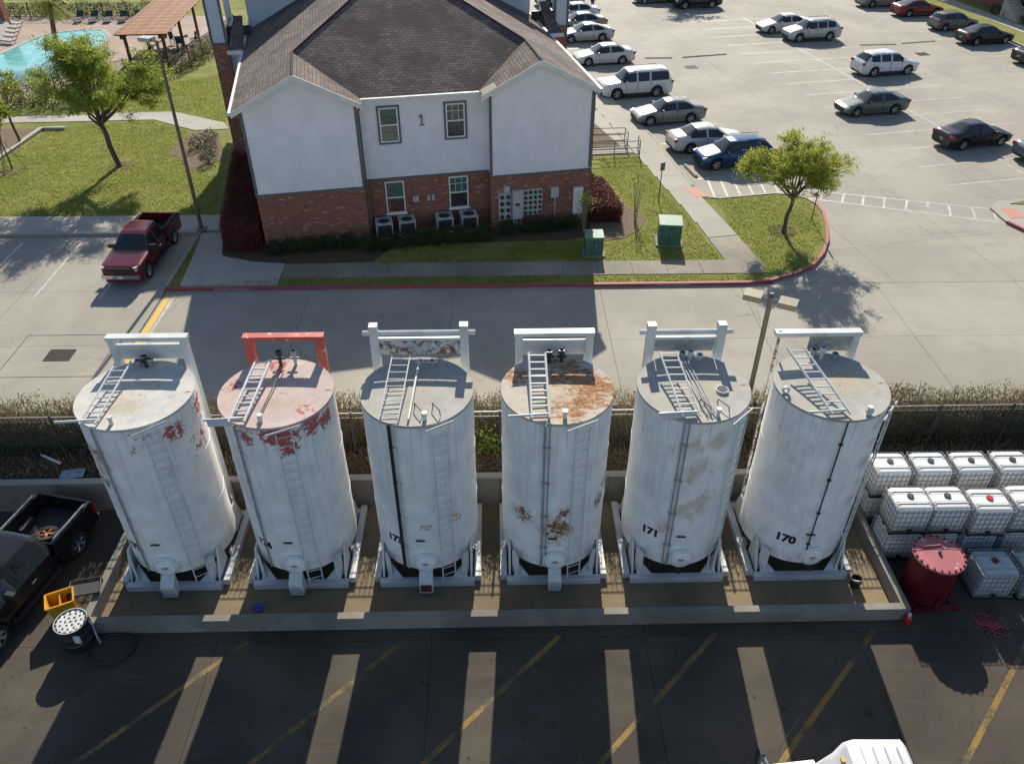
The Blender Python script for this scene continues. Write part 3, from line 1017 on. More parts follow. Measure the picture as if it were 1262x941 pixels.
# roof planes
EL, ER = -16.42, 0.19
EZ, PZ, FE = 6.83, 8.26, -0.42
GR, GL = -10.79, -5.44
AP = (-8.115, 8.7, 11.06)
upL = (1, 0, SL); upR = (-1, 0, SL); upF = (0, 1, SL)
def rp(name, pts, along, up):
    B().polyuv(pts, along, up, (0, 0, 0)).build(name, 'shingle', bld)
rp('roof', [(EL, FE, EZ), (UCL, FE, PZ), (UCL, 3.2, PZ), AP, (AP[0], 26, AP[2]), (EL, 26, EZ)], (0, 1, 0), upL)
rp('roof', [(ER, FE, EZ), (ER, 26, EZ), (AP[0], 26, AP[2]), AP, (UCR, 3.2, PZ), (UCR, FE, PZ)], (0, 1, 0), upR)
rp('roof', [(GR, .4, EZ), (GL, .4, EZ), (UCR, 3.2, PZ), AP, (UCL, 3.2, PZ)], (1, 0, 0), upF)
rp('roof', [(UCL, FE, PZ), (GR, FE, EZ), (GR, .4, EZ), (UCL, 3.2, PZ)], (0, 1, 0), upR)
rp('roof', [(UCR, FE, PZ), (UCR, 3.2, PZ), (GL, .4, EZ), (GL, FE, EZ)], (0, 1, 0), upL)
# hip and ridge caps
b = B()
for p, q in (((UCL, 3.2, PZ), AP), ((UCR, 3.2, PZ), AP), (AP, (AP[0], 26, AP[2])), ((UCL, FE, PZ), (UCL, 3.2, PZ)), ((UCR, FE, PZ), (UCR, 3.2, PZ))):
    b.cyl(p, q, 0.055, 6)
b.build('ridge_cap', 'shingle', bld, smooth=True)
# fascia: rakes and eaves
def board(b, p, q, h, t):
    p, q = Vector(p), Vector(q)
    d = (q - p)
    n = Vector((d.y, -d.x, 0)).normalized() * t
    dz = Vector((0, 0, h))
    b.add([p, q, q - dz, p - dz, p + n, q + n, q + n - dz, p + n - dz], [(0, 1, 2, 3), (7, 6, 5, 4), (0, 4, 5, 1), (3, 2, 6, 7), (0, 3, 7, 4), (1, 5, 6, 2)])
for uc, a, c in ((UCL, EL, GR), (UCR, GL, ER)):
    for p_, q_ in (((a, FE, EZ + .03), (uc, FE, PZ + .03)), ((uc, FE, PZ + .03), (c, FE, EZ + .03))):
        b = B()
        board(b, p_, q_, .24, .03)
        b.build('rake_board', 'fascia', bld)
b = B()
for uc, a, c in ((UCL, EL, GR), (UCR, GL, ER)):      # soffits
    b.quad((a, FE, EZ - .12), (uc, FE, PZ - .12), (uc, 0.0, PZ - .12), (a, 0.0, EZ - .12))
    b.quad((uc, FE, PZ - .12), (c, FE, EZ - .12), (c, 0.0, EZ - .12), (uc, 0.0, PZ - .12))
b.quad((GR, .4, EZ - .1), (GL, .4, EZ - .1), (GL, .8, EZ - .1), (GR, .8, EZ - .1))
b.build('soffit', 'fascia', bld)
g = B()
g.bb((GR - .1, .28, EZ - .12), (GL + .1, .41, EZ + .02))
g.build('gutter', 'fascia', bld)
g = B()
g.bb((EL - .12, FE, EZ - .12), (EL, 25, EZ + .02))
g.build('gutter', 'fascia', bld)
g = B()
g.bb((ER, FE, EZ - .12), (ER + .12, 25, EZ + .02))
g.build('gutter', 'fascia', bld)
# light patch of new shingles by the right valley
B().polyuv([(-5.35, -.38, 6.895), (-4.7, -.38, 7.225), (-4.7, .35, 7.225), (-5.35, .35, 6.895)], (0, 1, 0), upL).build('shingle_patch', simple('shingle_patch', (0.36, 0.31, 0.25), 0.9, var=.15, sc=8), bld)
# rear towers rising over the roof
for s in (0, 1):
    def m(u):
        return u if s == 0 else -16.23 - u
    PU = -.35 if s == 0 else -.25
    def bx(b, u0, u1, v0, v1, z0, z1):
        b.bb((min(m(u0), m(u1)), v0, z0), (max(m(u0), m(u1)), v1, z1))
    b = B(); bx(b, -16.3, -10.4, 14, 22, 0.2, 10.5)
    b.build('tower_wall', 'siding_b', bld)
    b = B(); bx(b, -16.6, -10.1, 13.6, 22.4, 10.5, 10.72)
    b.build('tower_roof', 'shingle', bld)
    b = B(); bx(b, -17.75, -16.04, 12.75, 15.4, 0.1, 6.3)
    b.build('stair_wall', 'siding_b', bld)
    b = B(); bx(b, -17.7, -16.1, 12.7, 15.4, 6.3, 6.5)
    b.build('landing', 'trim_dark', bld)
    b = B()
    for k in range(9):
        bx(b, -17.38 + .16 * k, -17.35 + .16 * k, 12.78, 12.81, 6.5, 7.3)
    bx(b, -17.42, -16.1, 12.76, 12.83, 7.3, 7.37)
    bx(b, -17.42, -17.36, 12.83, 15, 7.3, 7.37)
    bx(b, -17.5, -16.15, 12.9, 12.93, 6.5, 7.28)
    b.build('landing_rail', 'dark_metal', bld)
    b = B(); bx(b, -17.95 + PU, -17.15 + PU, 12.2, 13.0, -.05, 6.6)
    b.build('pillar_base', 'brick', bld)
    b = B(); bx(b, -17.91 + PU, -17.19 + PU, 12.24, 12.96, 6.6, 9.2)
    pl = b.build('pillar', 'siding_b', bld)
    b = B()
    for du in (-17.93, -17.17):
        bx(b, du + PU - .06, du + PU + .06, 12.21, 12.33, 6.61, 9.18)
    bx(b, -17.98 + PU, -17.12 + PU, 12.18, 13.02, 6.55, 6.65)
    b.build('trim', 'trim_dark', pl)
    b = B(); bx(b, -17.25 + PU, -16.95 + PU, 14.9, 15.3, 6.5, 9.18)
    b.build('pillar', 'siding_b', bld)
    b = B(); bx(b, -18.1, -16.0, 12.3, 14.0, 9.2, 9.45)
    b.build('tower_beam', 'siding_b', bld)
# small eave return beside the left tower
B().polyuv([(-17.2, 9.6, 6.86), (-16.38, 9.6, 6.86), (-16.38, 12.0, 8.05), (-16.85, 12.0, 8.05)], (1, 0, 0), upF).build('roof', 'shingle', bld)
B().polyuv([(0.15, 9.6, 6.86), (.97, 9.6, 6.86), (.62, 12.0, 8.05), (.15, 12.0, 8.05)], (1, 0, 0), upF).build('roof', 'shingle', bld)
B().bb((-17.25, 9.5, 6.7), (-16.5, 9.6, 6.88)).build('gutter', 'fascia', bld)
B().bb((0.3, 9.5, 6.7), (1.02, 9.6, 6.88)).build('gutter', 'fascia', bld)

# windows: two upper with dark surrounds, two lower in the brick
window(bld, -10.15, -9.1, 4.54, 6.34, .77, True, 'pane_teal', 'pane_blind')
window(bld, -7.03, -5.95, 4.54, 6.34, .77, True, 'pane_blind', 'pane_dark', True)
window(bld, -10.1, -9.17, 1.02, 2.68, .745, False, 'pane_teal', 'pane_dark')
window(bld, -6.96, -6.0, 1.02, 2.68, .745, False, 'pane_teal', 'pane_dark', True)
# unit numeral
B().bb((-8.112, .74, 5.355), (-8.05, .79, 5.82)).bb((-8.19, .742, 5.305), (-7.97, .79, 5.355)).add([(-8.112, .741, 5.82), (-8.112, .741, 5.72), (-8.21, .741, 5.68), (-8.21, .741, 5.74), (-8.112, .79, 5.82), (-8.112, .79, 5.72), (-8.21, .79, 5.68), (-8.21, .79, 5.74)], [(0, 1, 2, 3), (0, 3, 7, 4), (1, 5, 6, 2), (2, 6, 7, 3)]).build('unit_numeral', 'trim_dark', bld)
# switch boxes between the lower windows
for u in (-8.72, -8.56, -8.0, -7.78):
    B().bb((u - .065, .68, 1.55), (u + .065, .76, 1.85)).build('switch_box', 'meter_grey', bld)
# electricity meters on the right wing
def meter_bank(u0, u1, z0, z1, cols, rows):
    b = B().bb((u0, -.16, z0), (u1, -.02, z1)).build('meter_bank', 'meter_grey', bld)
    du, dz = (u1 - u0) / cols, (z1 - z0) / rows
    for i in range(cols):
        for j in range(rows):
            uc, zc = u0 + (i + .5) * du, z0 + (j + .5) * dz
            B().cyl((uc, -.16, zc), (uc, -.24, zc), min(du, dz) * .34, 10).build('meter', 'dark_metal', b)
meter_bank(-4.62, -3.98, .55, 1.95, 2, 4)
B().bb((-3.95, -.3, .6), (-3.42, -.02, 2.1)).build('switchgear_cabinet', 'meter_grey', bld)
B().bb((-3.8, -.31, 1.3), (-3.6, -.29, 1.45)).build('switchgear_handle', 'dark_metal', bld)
meter_bank(-3.38, -2.4, .7, 2.05, 4, 5)
B().bb((-4.35, -.14, 1.98), (-4.05, -.02, 2.3)).build('junction_box', 'meter_grey', bld)
B().bb((-1.95, -.14, 1.5), (-1.55, -.02, 2.05)).build('junction_box', 'meter_grey', bld)
B().cyl((-1.72, -.07, 1.5), (-1.72, -.07, .1), .03).build('conduit', 'meter_grey', bld)
for u in (-3.85, -3.7, -3.5):
    B().cyl((u, -.1, .6), (u, -.1, .05), .045).build('conduit', 'meter_grey', bld)
B().bb((-.78, -.2, .55), (-.3, -.02, 1.95)).build('service_cabinet', 'white_frame', bld)

# condensers in front of the facade
def condenser(u, v, label):
    x, y = W(u, v)
    t = thing('air_conditioner', label, 'air conditioner', (x, y, .1), ANG, 'condenser units along the facade')
    b = B()
    b.bb((-.42, -.42, 0), (.42, .42, .06))
    b.build('pad', 'old_concrete', t)
    b = B()
    for sx in (-1, 1):
        for sy in (-1, 1):
            b.box((sx * .38, sy * .38, .45), (.07, .07, .78))
    b.box((0, 0, .1), (.8, .8, .07))
    b.build('cabinet', 'meter_grey', t)
    b = B().box((0, 0, .46), (.72, .72, .66))
    b.build('coil', 'dark_metal', t)
    b = B()
    pr_ = [(.30, .80), (.30, .86), (.385, .86), (.385, .80)]
    # square top plate with a round opening
    n = 24
    vs, fs = [], []
    for k in range(n):
        a = 2 * PI * k / n
        c, s = math.cos(a), math.sin(a)
        q = .41 / max(abs(c), abs(s))
        vs += [(.3 * c, .3 * s, .87), (q * c, q * s, .87), (q * c, q * s, .80), (.3 * c, .3 * s, .80)]
    for k in range(n):
        o_, p_ = 4 * k, 4 * ((k + 1) % n)
        for e in range(4):
            f = (e + 1) % 4
            fs.append((o_ + e, p_ + e, p_ + f, o_ + f))
    b.add(vs, fs)
    b.build('top_plate', 'meter_grey', t)
    b = B().cyl((0, 0, .79), (0, 0, .83), .08, 10)
    for k in range(4):
        b.box((.15 * math.cos(k * PI / 2), .15 * math.sin(k * PI / 2), .81), (.26, .12, .012), k * PI / 2, .3)
    b.build('fan', 'dark_metal', t)
    b = B()
    for r in (.12, .2, .28):
        b.lathe([(r - .006, .868), (r + .006, .868), (r, .878)], 20)
    b.build('fan_guard', 'dark_metal', t)
for u, lb in ((-10.35, 'leftmost grey condenser unit under the lower left window'), (-9.22, 'grey condenser unit second from the left along the facade'), (-7.35, 'grey condenser unit third from the left, under the switch boxes'), (-6.12, 'rightmost grey condenser unit under the lower right window')):
    condenser(u, .12, lb)
# ------------------------------------------------------------------ tank yard
TR, TZ0, TZ1 = 1.53, 0.72, 6.3
def tank_mat(name, base, blobs, red=(), stains=(), grime=0.5, roof=False, stc=(0.46, 0.34, 0.19)):
    """white weathered paint; blobs = rust spots, red = flaked patches showing red primer, stains = tan runs, one grey streak.
    each: (centre, radius, strength)"""
    t = NT(name)
    v = t.obj()
    n1 = t.noise(v, 1.3, 5, 0.6)
    n2 = t.noise(v, 7.0, 6, 0.75, 0.3)
    n3 = t.noise(t.scale(v, (1, 1, .8)), 2.6, 5, 0.7, 0.4)
    n5 = t.noise(t.scale(v, (.8, 1.7, 1)), 4.0, 6, 0.75, 0.3)
    n4 = t.noise(v, 9.0, 5, 0.75, 0.2)
    run = t.noise(t.scale(v, (5, 5, 0.22) if not roof else (1, 1, 1)), 1.6, 5, 0.65)
    fine = t.noise(v, 40, 3, 0.7)
    col = t.mix(t.ramp(n1, 0.32, 0.7), cl(base, 0.88), cl(base, 1.05))
    col = t.mix(t.ramp(run, 0.48, 0.76, 0, 0.5 * grime), col, (0.40, 0.39, 0.36))
    pan = t.noise(t.scale(v, (0.9, 0.9, 0.5)), 2.0, 2, 0.4)
    col = t.mix(t.ramp(pan, 0.5, 0.62, 0, 0.14 * grime), col, (0.42, 0.45, 0.48))
    def mask(lst, lo, hi, nz):
        tot = None
        for c, r, st in lst:
            d = t.dist(v, c)
            q = t.ramp(d, r * 0.15, r * 1.15, min(1.0, st * 1.3), 0.0)
            tot = q if tot is None else t.math('MAXIMUM', tot, q)
        return t.ramp(t.math('ADD', t.math('MULTIPLY', tot, 0.55), t.math('MULTIPLY', t.math('SUBTRACT', nz, 0.5), 1.7)), lo, hi)
    if stains:
        col = t.mix(t.math('MULTIPLY', mask(stains, 0.22, 0.62, n3), 0.55), col, stc)
    if red:
        col = t.mix(mask(red, 0.30, 0.34, n2), col, t.mix(n1, (0.36, 0.06, 0.06), (0.52, 0.16, 0.13)))
    if blobs:
        col = t.mix(t.math('MULTIPLY', mask(blobs, 0.15, 0.5, n3), 0.45), col, (0.50, 0.30, 0.15))
        f = mask(blobs, 0.34, 0.42, n4) if not roof else mask(blobs, 0.24, 0.32, n5)
        col = t.mix(f, col, t.mix(t.ramp(fine, .3, .7), (0.10, 0.045, 0.025), (0.34, 0.15, 0.07)) if not roof else t.mix(t.ramp(n4, .35, .65), (0.20, 0.085, 0.04), (0.44, 0.24, 0.12)))
    if not roof:
        # rust and dirt runs below the rim
        zz = t.sep(v)[2]
        r2 = t.noise(t.scale(v, (7, 7, 0.12)), 1.3, 3, 0.5)
        ff = t.math('MULTIPLY', t.ramp(r2, 0.56, 0.7), t.ramp(zz, 4.3, 6.25, 0, 0.5))
        col = t.mix(ff, col, (0.44, 0.37, 0.27))
        col = t.mix(t.math('MULTIPLY', t.ramp(zz, 0.7, 1.5, 0.35, 0.0), t.ramp(n3, 0.4, 0.6)), col, (0.33, 0.29, 0.24))
    else:
        col = t.mix(t.ramp(n3, 0.5, 0.72, 0, 0.5), col, cl(base, 1.35))
        col = t.mix(t.ramp(n2, 0.52, 0.75, 0, 0.4), col, cl(base, 0.6))
    # specks of bare metal
    sp = t.noise(v, 11, 3, 0.5)
    col = t.mix(t.ramp(sp, 0.72, 0.75, 0, 0.6), col, (0.13, 0.09, 0.07))
    t.bump(t.math('ADD', n1, t.math('MULTIPLY', n2, 0.2)), 0.12, 0.03)
    return t.fin(col, 0.5, spec=0.4) if not roof else t.fin(col, 0.85, spec=0.12)

def rail_ladder(t, name, p0, p1, width, n, r=0.025, mat='white_steel', wdir=(1, 0, 0)):
    """two rails and rungs, p0 -> p1 along the middle"""
    p0, p1, wd = Vector(p0), Vector(p1), Vector(wdir).normalized() * (width / 2)
    b = B()
    b.cyl(p0 - wd, p1 - wd, r, 6)
    l = b.build(name, mat, t)
    B().cyl(p0 + wd, p1 + wd, r, 6).build('rail', mat, l)
    rung = B().cyl(-wd, wd, r * 0.62, 5).mesh('rung')
    for k in range(n):
        c = p0 + (p1 - p0) * ((k + .6) / n)
        o = link('rung', rung, mat, l, loc=c)
    return l

def bent_text(s, size, ang0, z, r):
    me = text_mesh(s, size, 'tank_number', 0.0, bold=.022)
    for vv in me.vertices:
        a = ang0 + vv.co.x / r
        vv.co = Vector((r * math.sin(a), -r * math.cos(a), z + vv.co.y))
    return me

def make_tank(x, num, label, P):
    t = thing('storage_tank', label, 'tank', (x, 17.4, YZ), 0, 'upright steel tanks in the containment')
    body_m = tank_mat('tank_paint', P.get('base', (0.88, 0.875, 0.855)), P.get('rust', [((0, -1.5, 3), .1, .1)]), P.get('red', ()), P.get('stain', ()), P.get('grime', .55), stc=P.get('stc', (0.46, 0.34, 0.19)))
    roof_m = tank_mat('tank_roof_paint', P.get('rbase', (0.42, 0.40, 0.35)), P.get('rrust', [((.3, 0, 6.3), .9, .12)]), P.get('rred', ()), P.get('rstain', [((.2, -.2, 6.3), 1.2, .7)]), 1.2, True)
    # shell, slightly uneven plates
    b = B()
    seg, rows = 64, 10
    vs = []
    for j in range(rows + 1):
        z = TZ0 + (TZ1 - TZ0) * j / rows
        for i in range(seg):
            a = 2 * PI * i / seg
            rr = TR + 0.004 * math.sin(3 * a + j * 1.7) + random.uniform(-.0025, .0025)
            vs.append((rr * math.cos(a), rr * math.sin(a), z))
    fs = [(j * seg + i, j * seg + (i + 1) % seg, (j + 1) * seg + (i + 1) % seg, (j + 1) * seg + i) for j in range(rows) for i in range(seg)]
    b.add(vs, fs)
    b.build('shell', body_m, t, smooth=True)
    b = B().lathe([(0.5, 0.28), (1.25, 0.45), (TR - .02, TZ0 + .02)], 40)
    b.build('bottom_cone', P.get('cone', 'rust_steel'), t, smooth=True)
    # roof with a rolled rim
    b = B().lathe([(0.0, TZ1 + .05), (0.8, TZ1 + .035), (TR - .06, TZ1 + .005), (TR + .012, TZ1 + .012), (TR + .03, TZ1 - .02), (TR + .012, TZ1 - .07), (TR - .01, TZ1 - .07)], 64)
    b.build('roof', roof_m, t, smooth=True, ang=50)
    for z in (2.55, 4.45):
        B().lathe([(TR + .001, z - .012), (TR + .012, z), (TR + .001, z + .012)], 64).build('weld_seam', body_m, t, smooth=True)
    # skid
    px, fm = P.get('post', 1.0), P.get('frame', 'white_steel')
    b = B()
    b.bb((-1.42, -1.62, 0), (1.42, -1.42, .22))
    b.build('skid_beam', 'white_steel', t)
    b = B()
    b.bb((-1.42, 1.3, 0), (1.42, 1.5, .22))
    b.build('skid_beam', 'white_steel', t)
    for s in (-1, 1):
        b = B()
        b.bb((s * 1.42, -1.415, .0), (s * 1.62, 1.62, .24))
        b.build('skid_rail', 'white_steel', t)
        # gusset legs at the front and back corners
        for yy in (-1, 1):
            b = B()
            b.add([(s * 1.36, yy * 1.40, .2), (s * 1.36, yy * .55, .2), (s * 1.36, yy * .72, 1.15), (s * 1.36, yy * .98, 1.15),
                   (s * 1.30, yy * 1.40, .2), (s * 1.30, yy * .55, .2), (s * 1.30, yy * .72, 1.15), (s * 1.30, yy * .98, 1.15)],
                  [(0, 1, 2, 3), (7, 6, 5, 4), (0, 3, 7, 4), (1, 5, 6, 2), (2, 6, 7, 3), (0, 4, 5, 1)])
            b.box((s * 1.16, yy * 1.3, .62), (.06, .30, .95), s * yy * 0.5)
            b.build('leg', 'white_steel', t)
        b = B()
        b.add([(s * 1.2, -1.45, .22), (s * .75, -1.45, .22), (s * 1.2, -1.0, .55), (s * 1.2, -1.41, .22), (s * .75, -1.41, .22), (s * 1.2, -.96, .55)], [(0, 1, 2), (5, 4, 3), (0, 3, 4, 1), (1, 4, 5, 2), (2, 5, 3, 0)])
        b.build('gusset', 'white_steel', t)
        b = B()
        b.bb((s * 1.45, -.3, .05), (s * 1.3, .0, .2))
        b.build('skid_bracket', 'white_steel', t)
    # back frame above the roof (the tank's lifting skid)
    top = P.get('top', 7.15)
    yb = 1.54
    for s in (-1, 1):
        if P.get('miss') == s:
            B().bb((s * px - .03, yb - .02, .2), (s * px + .03, yb + .05, top)).build('frame_post', 'white_steel_rusty', t)
            continue
        w = P.get('pw', .09)
        B().bb((s * px - w, yb - .1, .2), (s * px + w, yb + .14, top - (0 if P.get('over') else .13))).build('frame_post', fm, t)
    if P.get('over'):
        B().cyl((-px - .32, yb + .02, top - .28), (px + .32, yb + .02, top - .28), .075, 8).build('frame_bar', fm, t)
    else:
        B().bb((-px - .14, yb - .1, top - .125), (px + .14, yb + .14, top)).build('frame_bar', fm, t)
    if P.get('bar2', True):
        B().bb((-px + .1, yb - .03, top - .36 - (.16 if P.get('over') else 0)), (px - .1, yb + .05, top - .27 - (.16 if P.get('over') else 0))).build('frame_bar', P.get('bar2m', 'white_steel'), t)
    pl = P.get('plate')
    if pl:
        B().bb((pl[0], yb + .02, pl[1]), (pl[2], yb + .05, pl[3])).build('frame_plate', pl[4], t)
    # things on the back of the roof: valves and vents
    for k, (vx, vh, vm) in enumerate(P.get('valves', [(-.1, .35, 'dark_metal'), (.35, .28, 'galv')])):
        b = B()
        b.cyl((vx, yb - .32, TZ1 - .02), (vx, yb - .32, TZ1 + vh), .05, 8)
        b.cyl((vx, yb - .32, TZ1 + vh * .75), (vx, yb - .32, TZ1 + vh), .095, 8)
        b.cyl((vx - .14, yb - .32, TZ1 + vh * .5), (vx + .14, yb - .32, TZ1 + vh * .5), .035, 6)
        b.build('valve', vm, t, smooth=True)
    # roof ladder lying over the roof from the frame to the front edge
    lx, lw = P.get('rl', (-.5, .42))
    skew = P.get('rlskew', 0.0)
    rail_ladder(t, 'roof_ladder', (lx - skew, -1.38, TZ1 + .1), (lx + skew, .92, TZ1 + P.get('rlh', .42)), lw, 9, P.get('rlr', .03), P.get('rlm', 'white_steel'))
    if P.get('rlbar', True):
        B().cyl((lx - skew - .85, -1.32, TZ1 + .12), (lx - skew + .15, -1.25, TZ1 + .12), P.get('barr', .035), 6).build('grab_bar', 'white_steel', t)
    for k, (ax, ay, bx_, by, rr_, pm_) in enumerate(P.get('rpipes', ())):
        B().cyl((ax, ay, TZ1 + .09), (bx_, by, TZ1 + .22), rr_, 6).build('roof_pipe', pm_, t, smooth=True)
    if P.get('barbox'):
        B().box((lx - skew - .45, -1.3, TZ1 + .03), (.62, .12, .17), .05).build('rim_bracket', 'white_steel', t)
    # wall ladder
    wa = P.get('wa', .42)
    ww = .4
    cx, cy = (TR + .12) * math.sin(wa), -(TR + .12) * math.cos(wa)
    tang = (math.cos(wa), math.sin(wa), 0)
    ld = rail_ladder(t, 'wall_ladder', (cx, cy, .3), (cx, cy, TZ1 + P.get('wtop', -.15)), ww, 19, .02, P.get('wlm', 'white_steel'), tang)
    for s in (-1, 1):
        q = Vector((cx, cy, 0)) + Vector(tang) * s * ww / 2
        bm_ = B().cyl(q, (q.x * .93, q.y * .93, 0), .014, 5).mesh('bracket')
        for z in (1.5, 3.4, 5.3):
            link('bracket', bm_, 'white_steel', ld, loc=(0, 0, z))
    q = Vector((cx, cy, TZ1 - .1))
    tg = Vector(tang)
    b = B().tube([q - tg * .45, q + tg * .42 + Vector((0, 0, .1))], .028, 6)
    b.build('grab_bar', 'white_steel', t)
    # level pipe with clamps
    for pa, pr_, pm in P.get('pipes', [(-.28, .022, 'galv')]):
        b = B()
        x1, y1 = (TR + .05) * math.sin(pa), -(TR + .05) * math.cos(pa)
        b.cyl((x1, y1, .75), (x1, y1, TZ1 - .02), pr_, 8)
        pp = b.build('level_pipe', pm, t, smooth=True)
        cm = B().box((x1, y1, 0), (.1, .05, .05), pa).mesh('clamp')
        for z in (1.6, 2.9, 4.2, 5.5):
            link('clamp', cm, pm, pp, loc=(0, 0, z))
    # conduit seam
    # manway
    ha = P.get('ha', 0.0)
    hm = Matrix.Rotation(ha, 4, 'Z')
    mw = B().lathe([(0.0, -TR - .13), (.34, -TR - .13), (.355, -TR - .12), (.355, -TR - .08), (.31, -TR - .075), (.31, -TR + .08)], 28, (0, 0, 1.12), 'y')
    mo = mw.build('manway', body_m, t, smooth=True)
    mo.rotation_euler.z = ha
    b = B()
    for k in range(18):
        a = 2 * PI * k / 18
        b.cyl((.32 * math.cos(a), -TR - .125, 1.12 + .32 * math.sin(a)), (.32 * math.cos(a), -TR - .16, 1.12 + .32 * math.sin(a)), .016, 6)
    b.build('bolt', 'galv', mo)
    B().box((0, -TR - .15, 1.1), (.16, .04, .05)).build('manway_handle', 'galv', mo)
    # valve box on the front
    if P.get('box', True):
        b = B()
        w = P.get('bw', .2)
        b.add([(-w, -TR - .42, .12), (w, -TR - .42, .12), (w, -TR - .05, .12), (-w, -TR - .05, .12), (-w, -TR - .42, .58), (w, -TR - .42, .58), (w, -TR - .12, .82), (-w, -TR - .12, .82)],
              [(0, 3, 2, 1), (4, 5, 6, 7), (0, 1, 5, 4), (1, 2, 6, 5), (2, 3, 7, 6), (3, 0, 4, 7)])
        bo = b.build('valve_box', P.get('boxm', 'white_steel'), t)
        bo.rotation_euler.z = ha
        B().bb((-w + .04, -TR - .432, .2), (w - .04, -TR - .418, .5)).build('box_door', 'meter_grey' if not P.get('opn') else 'rust_steel', bo)
    else:
        b = B().cyl((0, -TR + .3, .7), (0, -TR - .12, .58), .06, 8).cyl((0, -TR - .12, .5), (0, -TR - .12, .72), .05, 8)
        vo = b.build('drain_valve', 'dark_metal', t, smooth=True)
        vo.rotation_euler.z = ha
    # small steel step bars
    for a0, z0 in ((-.05, 2.05), (.52, 1.75)) if P.get('steps') else ((-.06, 2.0),):
        q = Vector((TR * math.sin(a0), -TR * math.cos(a0) - .05, z0))
        B().box(q, (.26, .04, .03), a0).build('step_bar', 'dark_metal', t)
    # roof fittings
    b = B()
    fx = P.get('lug', .25)
    b.cyl((fx, -1.28, TZ1), (fx, -1.28, TZ1 + .22), .055, 8).cyl((fx, -1.28, TZ1 + .22), (fx, -1.28, TZ1 + .26), .08, 8)
    b.build('vent', 'white_steel', t, smooth=True)
    if P.get('handles'):
        for hx in (.0, .48):
            B().tube([(hx, -.75, TZ1 + .03), (hx, -.8, TZ1 + .18), (hx + .2, -1.12, TZ1 + .18), (hx + .22, -1.17, TZ1 + .03)], .014, 5).build('roof_handle', 'dark_metal', t)
    if P.get('hatch'):
        hx, hy = P['hatch']
        h = B().lathe([(0, TZ1 + .05), (.13, TZ1 + .05), (.15, TZ1 + .1), (.17, TZ1 + .1), (.17, TZ1 - .02)], 18, (hx, hy, 0))
        h.build('roof_hatch', 'white_steel', t, smooth=True)
        B().cyl((hx, hy, TZ1 + .09), (hx, hy, TZ1 + .101), .14, 18).build('hatch_mouth', 'number_black', t)
    if P.get('lifting'):
        for hx, hy, hr in P['lifting']:
            b = B().lathe([(.05, -.03), (.11, -.03), (.11, .03), (.05, .03), (.05, -.03)], 16, (hx, hy, TZ1 + .12), 'y')
            b.build('lifting_eye', 'white_steel', t, smooth=True)
    # painted number
    if num:
        na, nz, ns = P.get('num', (-.62, 1.5, .36))
        me = bent_text(num, ns, na, nz, TR + .006)
        link('painted_number', me, 'number_black', t)
    return t

FT = TZ1
make_tank(-9.86, '175', 'leftmost white storage tank with red primer flaking at its upper right side', dict(
    rust=[((-.9, -1.25, 5.3), .6, .5), ((-1.0, -1.2, 4.2), .45, .55), ((.2, -1.5, 5.6), .5, .3)],
    red=[((1.2, -.95, 5.75), .5, .6), ((1.45, -.3, 4.9), .7, .42), ((.6, -1.4, 6.0), .6, .3), ((1.5, .2, 5.8), .7, .5)],
    stain=[((-.9, -1.25, 5.0), .9, .7)], rbase=(.58, .56, .51), rstain=[((-.1, -.5, 6.3), 1.1, .95), ((.3, .2, 6.3), .6, .6)],
    plate=(-.95, 6.35, .95, 6.85, 'white_steel'), valves=[(-.1, .38, 'dark_metal'), (-.3, .25, 'galv'), (.05, .3, 'galv')],
    rl=(-.62, .40), rlskew=.1, wa=.55, num=(-.62, 1.52, .36), ha=.0, pipes=[(-.42, .03, 'galv')], lug=-.15, wlm='white_steel'))
make_tank(-6.05, '174', 'white storage tank with pink roof and bright red frame above it', dict(
    rbase=(.53, .42, .375), rred=[((-.2, 1.2, 6.3), .7, .5), ((-1.2, .3, 6.3), .6, .45), ((.9, -.8, 6.3), .5, .42)], rstain=[((.4, -.4, 6.3), 1.0, .5)],
    red=[((.35, -1.45, 6.1), .85, .72), ((-.55, -1.42, 5.9), .42, .66), ((1.1, -1.0, 6.05), .6, .68), ((.5, -1.45, 5.55), .5, .62), ((1.4, -.6, 5.9), .5, .6)],
    rust=[((-.6, -1.4, 6.0), .4, .4)], frame='red_steel', pw=.12, plate=None, bar2=False, top=7.12,
    valves=[(-.12, .5, 'dark_metal'), (.3, .52, 'galv')], rl=(-.6, .40), rlskew=.12, rlr=.04, wa=.3, num=(-.62, 1.55, .36), ha=-.02, pipes=[(-.55, .03, 'galv')], lug=-.12, barbox=True, rpipes=[(-.2, -1.25, .05, 1.1, .02, 'plank_brown')]))
make_tank(-2.23, '173', 'white storage tank with rusty plate between tall white posts on top', dict(
    post=1.27, pw=.12, top=7.42, over=True, plate=(-1.15, 6.4, 1.15, 6.92, 'white_steel_rusty'), bar2m='white_steel',
    rust=[((.1, -1.5, 2.5), .3, .45), ((.9, -1.2, 2.6), .4, .45)], stain=[((.4, -1.4, 3), .8, .3)], rstain=[((0, -.3, 6.3), 1.2, .45)],
    valves=[(.0, .12, 'white_steel'), (.35, .12, 'white_steel')], rl=(-.55, .5), rlr=.02, rlskew=.08, rlh=.5, rlbar=False, wa=.42, wtop=-.3, num=(-.60, 1.68, .36), ha=.0,
    pipes=[(-.42, .045, 'black_plastic'), (-.34, .02, 'white_steel')], handles=True, rpipes=[(-.12, -1.35, .0, 1.1, .03, 'white_steel')], steps=False, cone='rust_steel', opn=True, lug=.3))
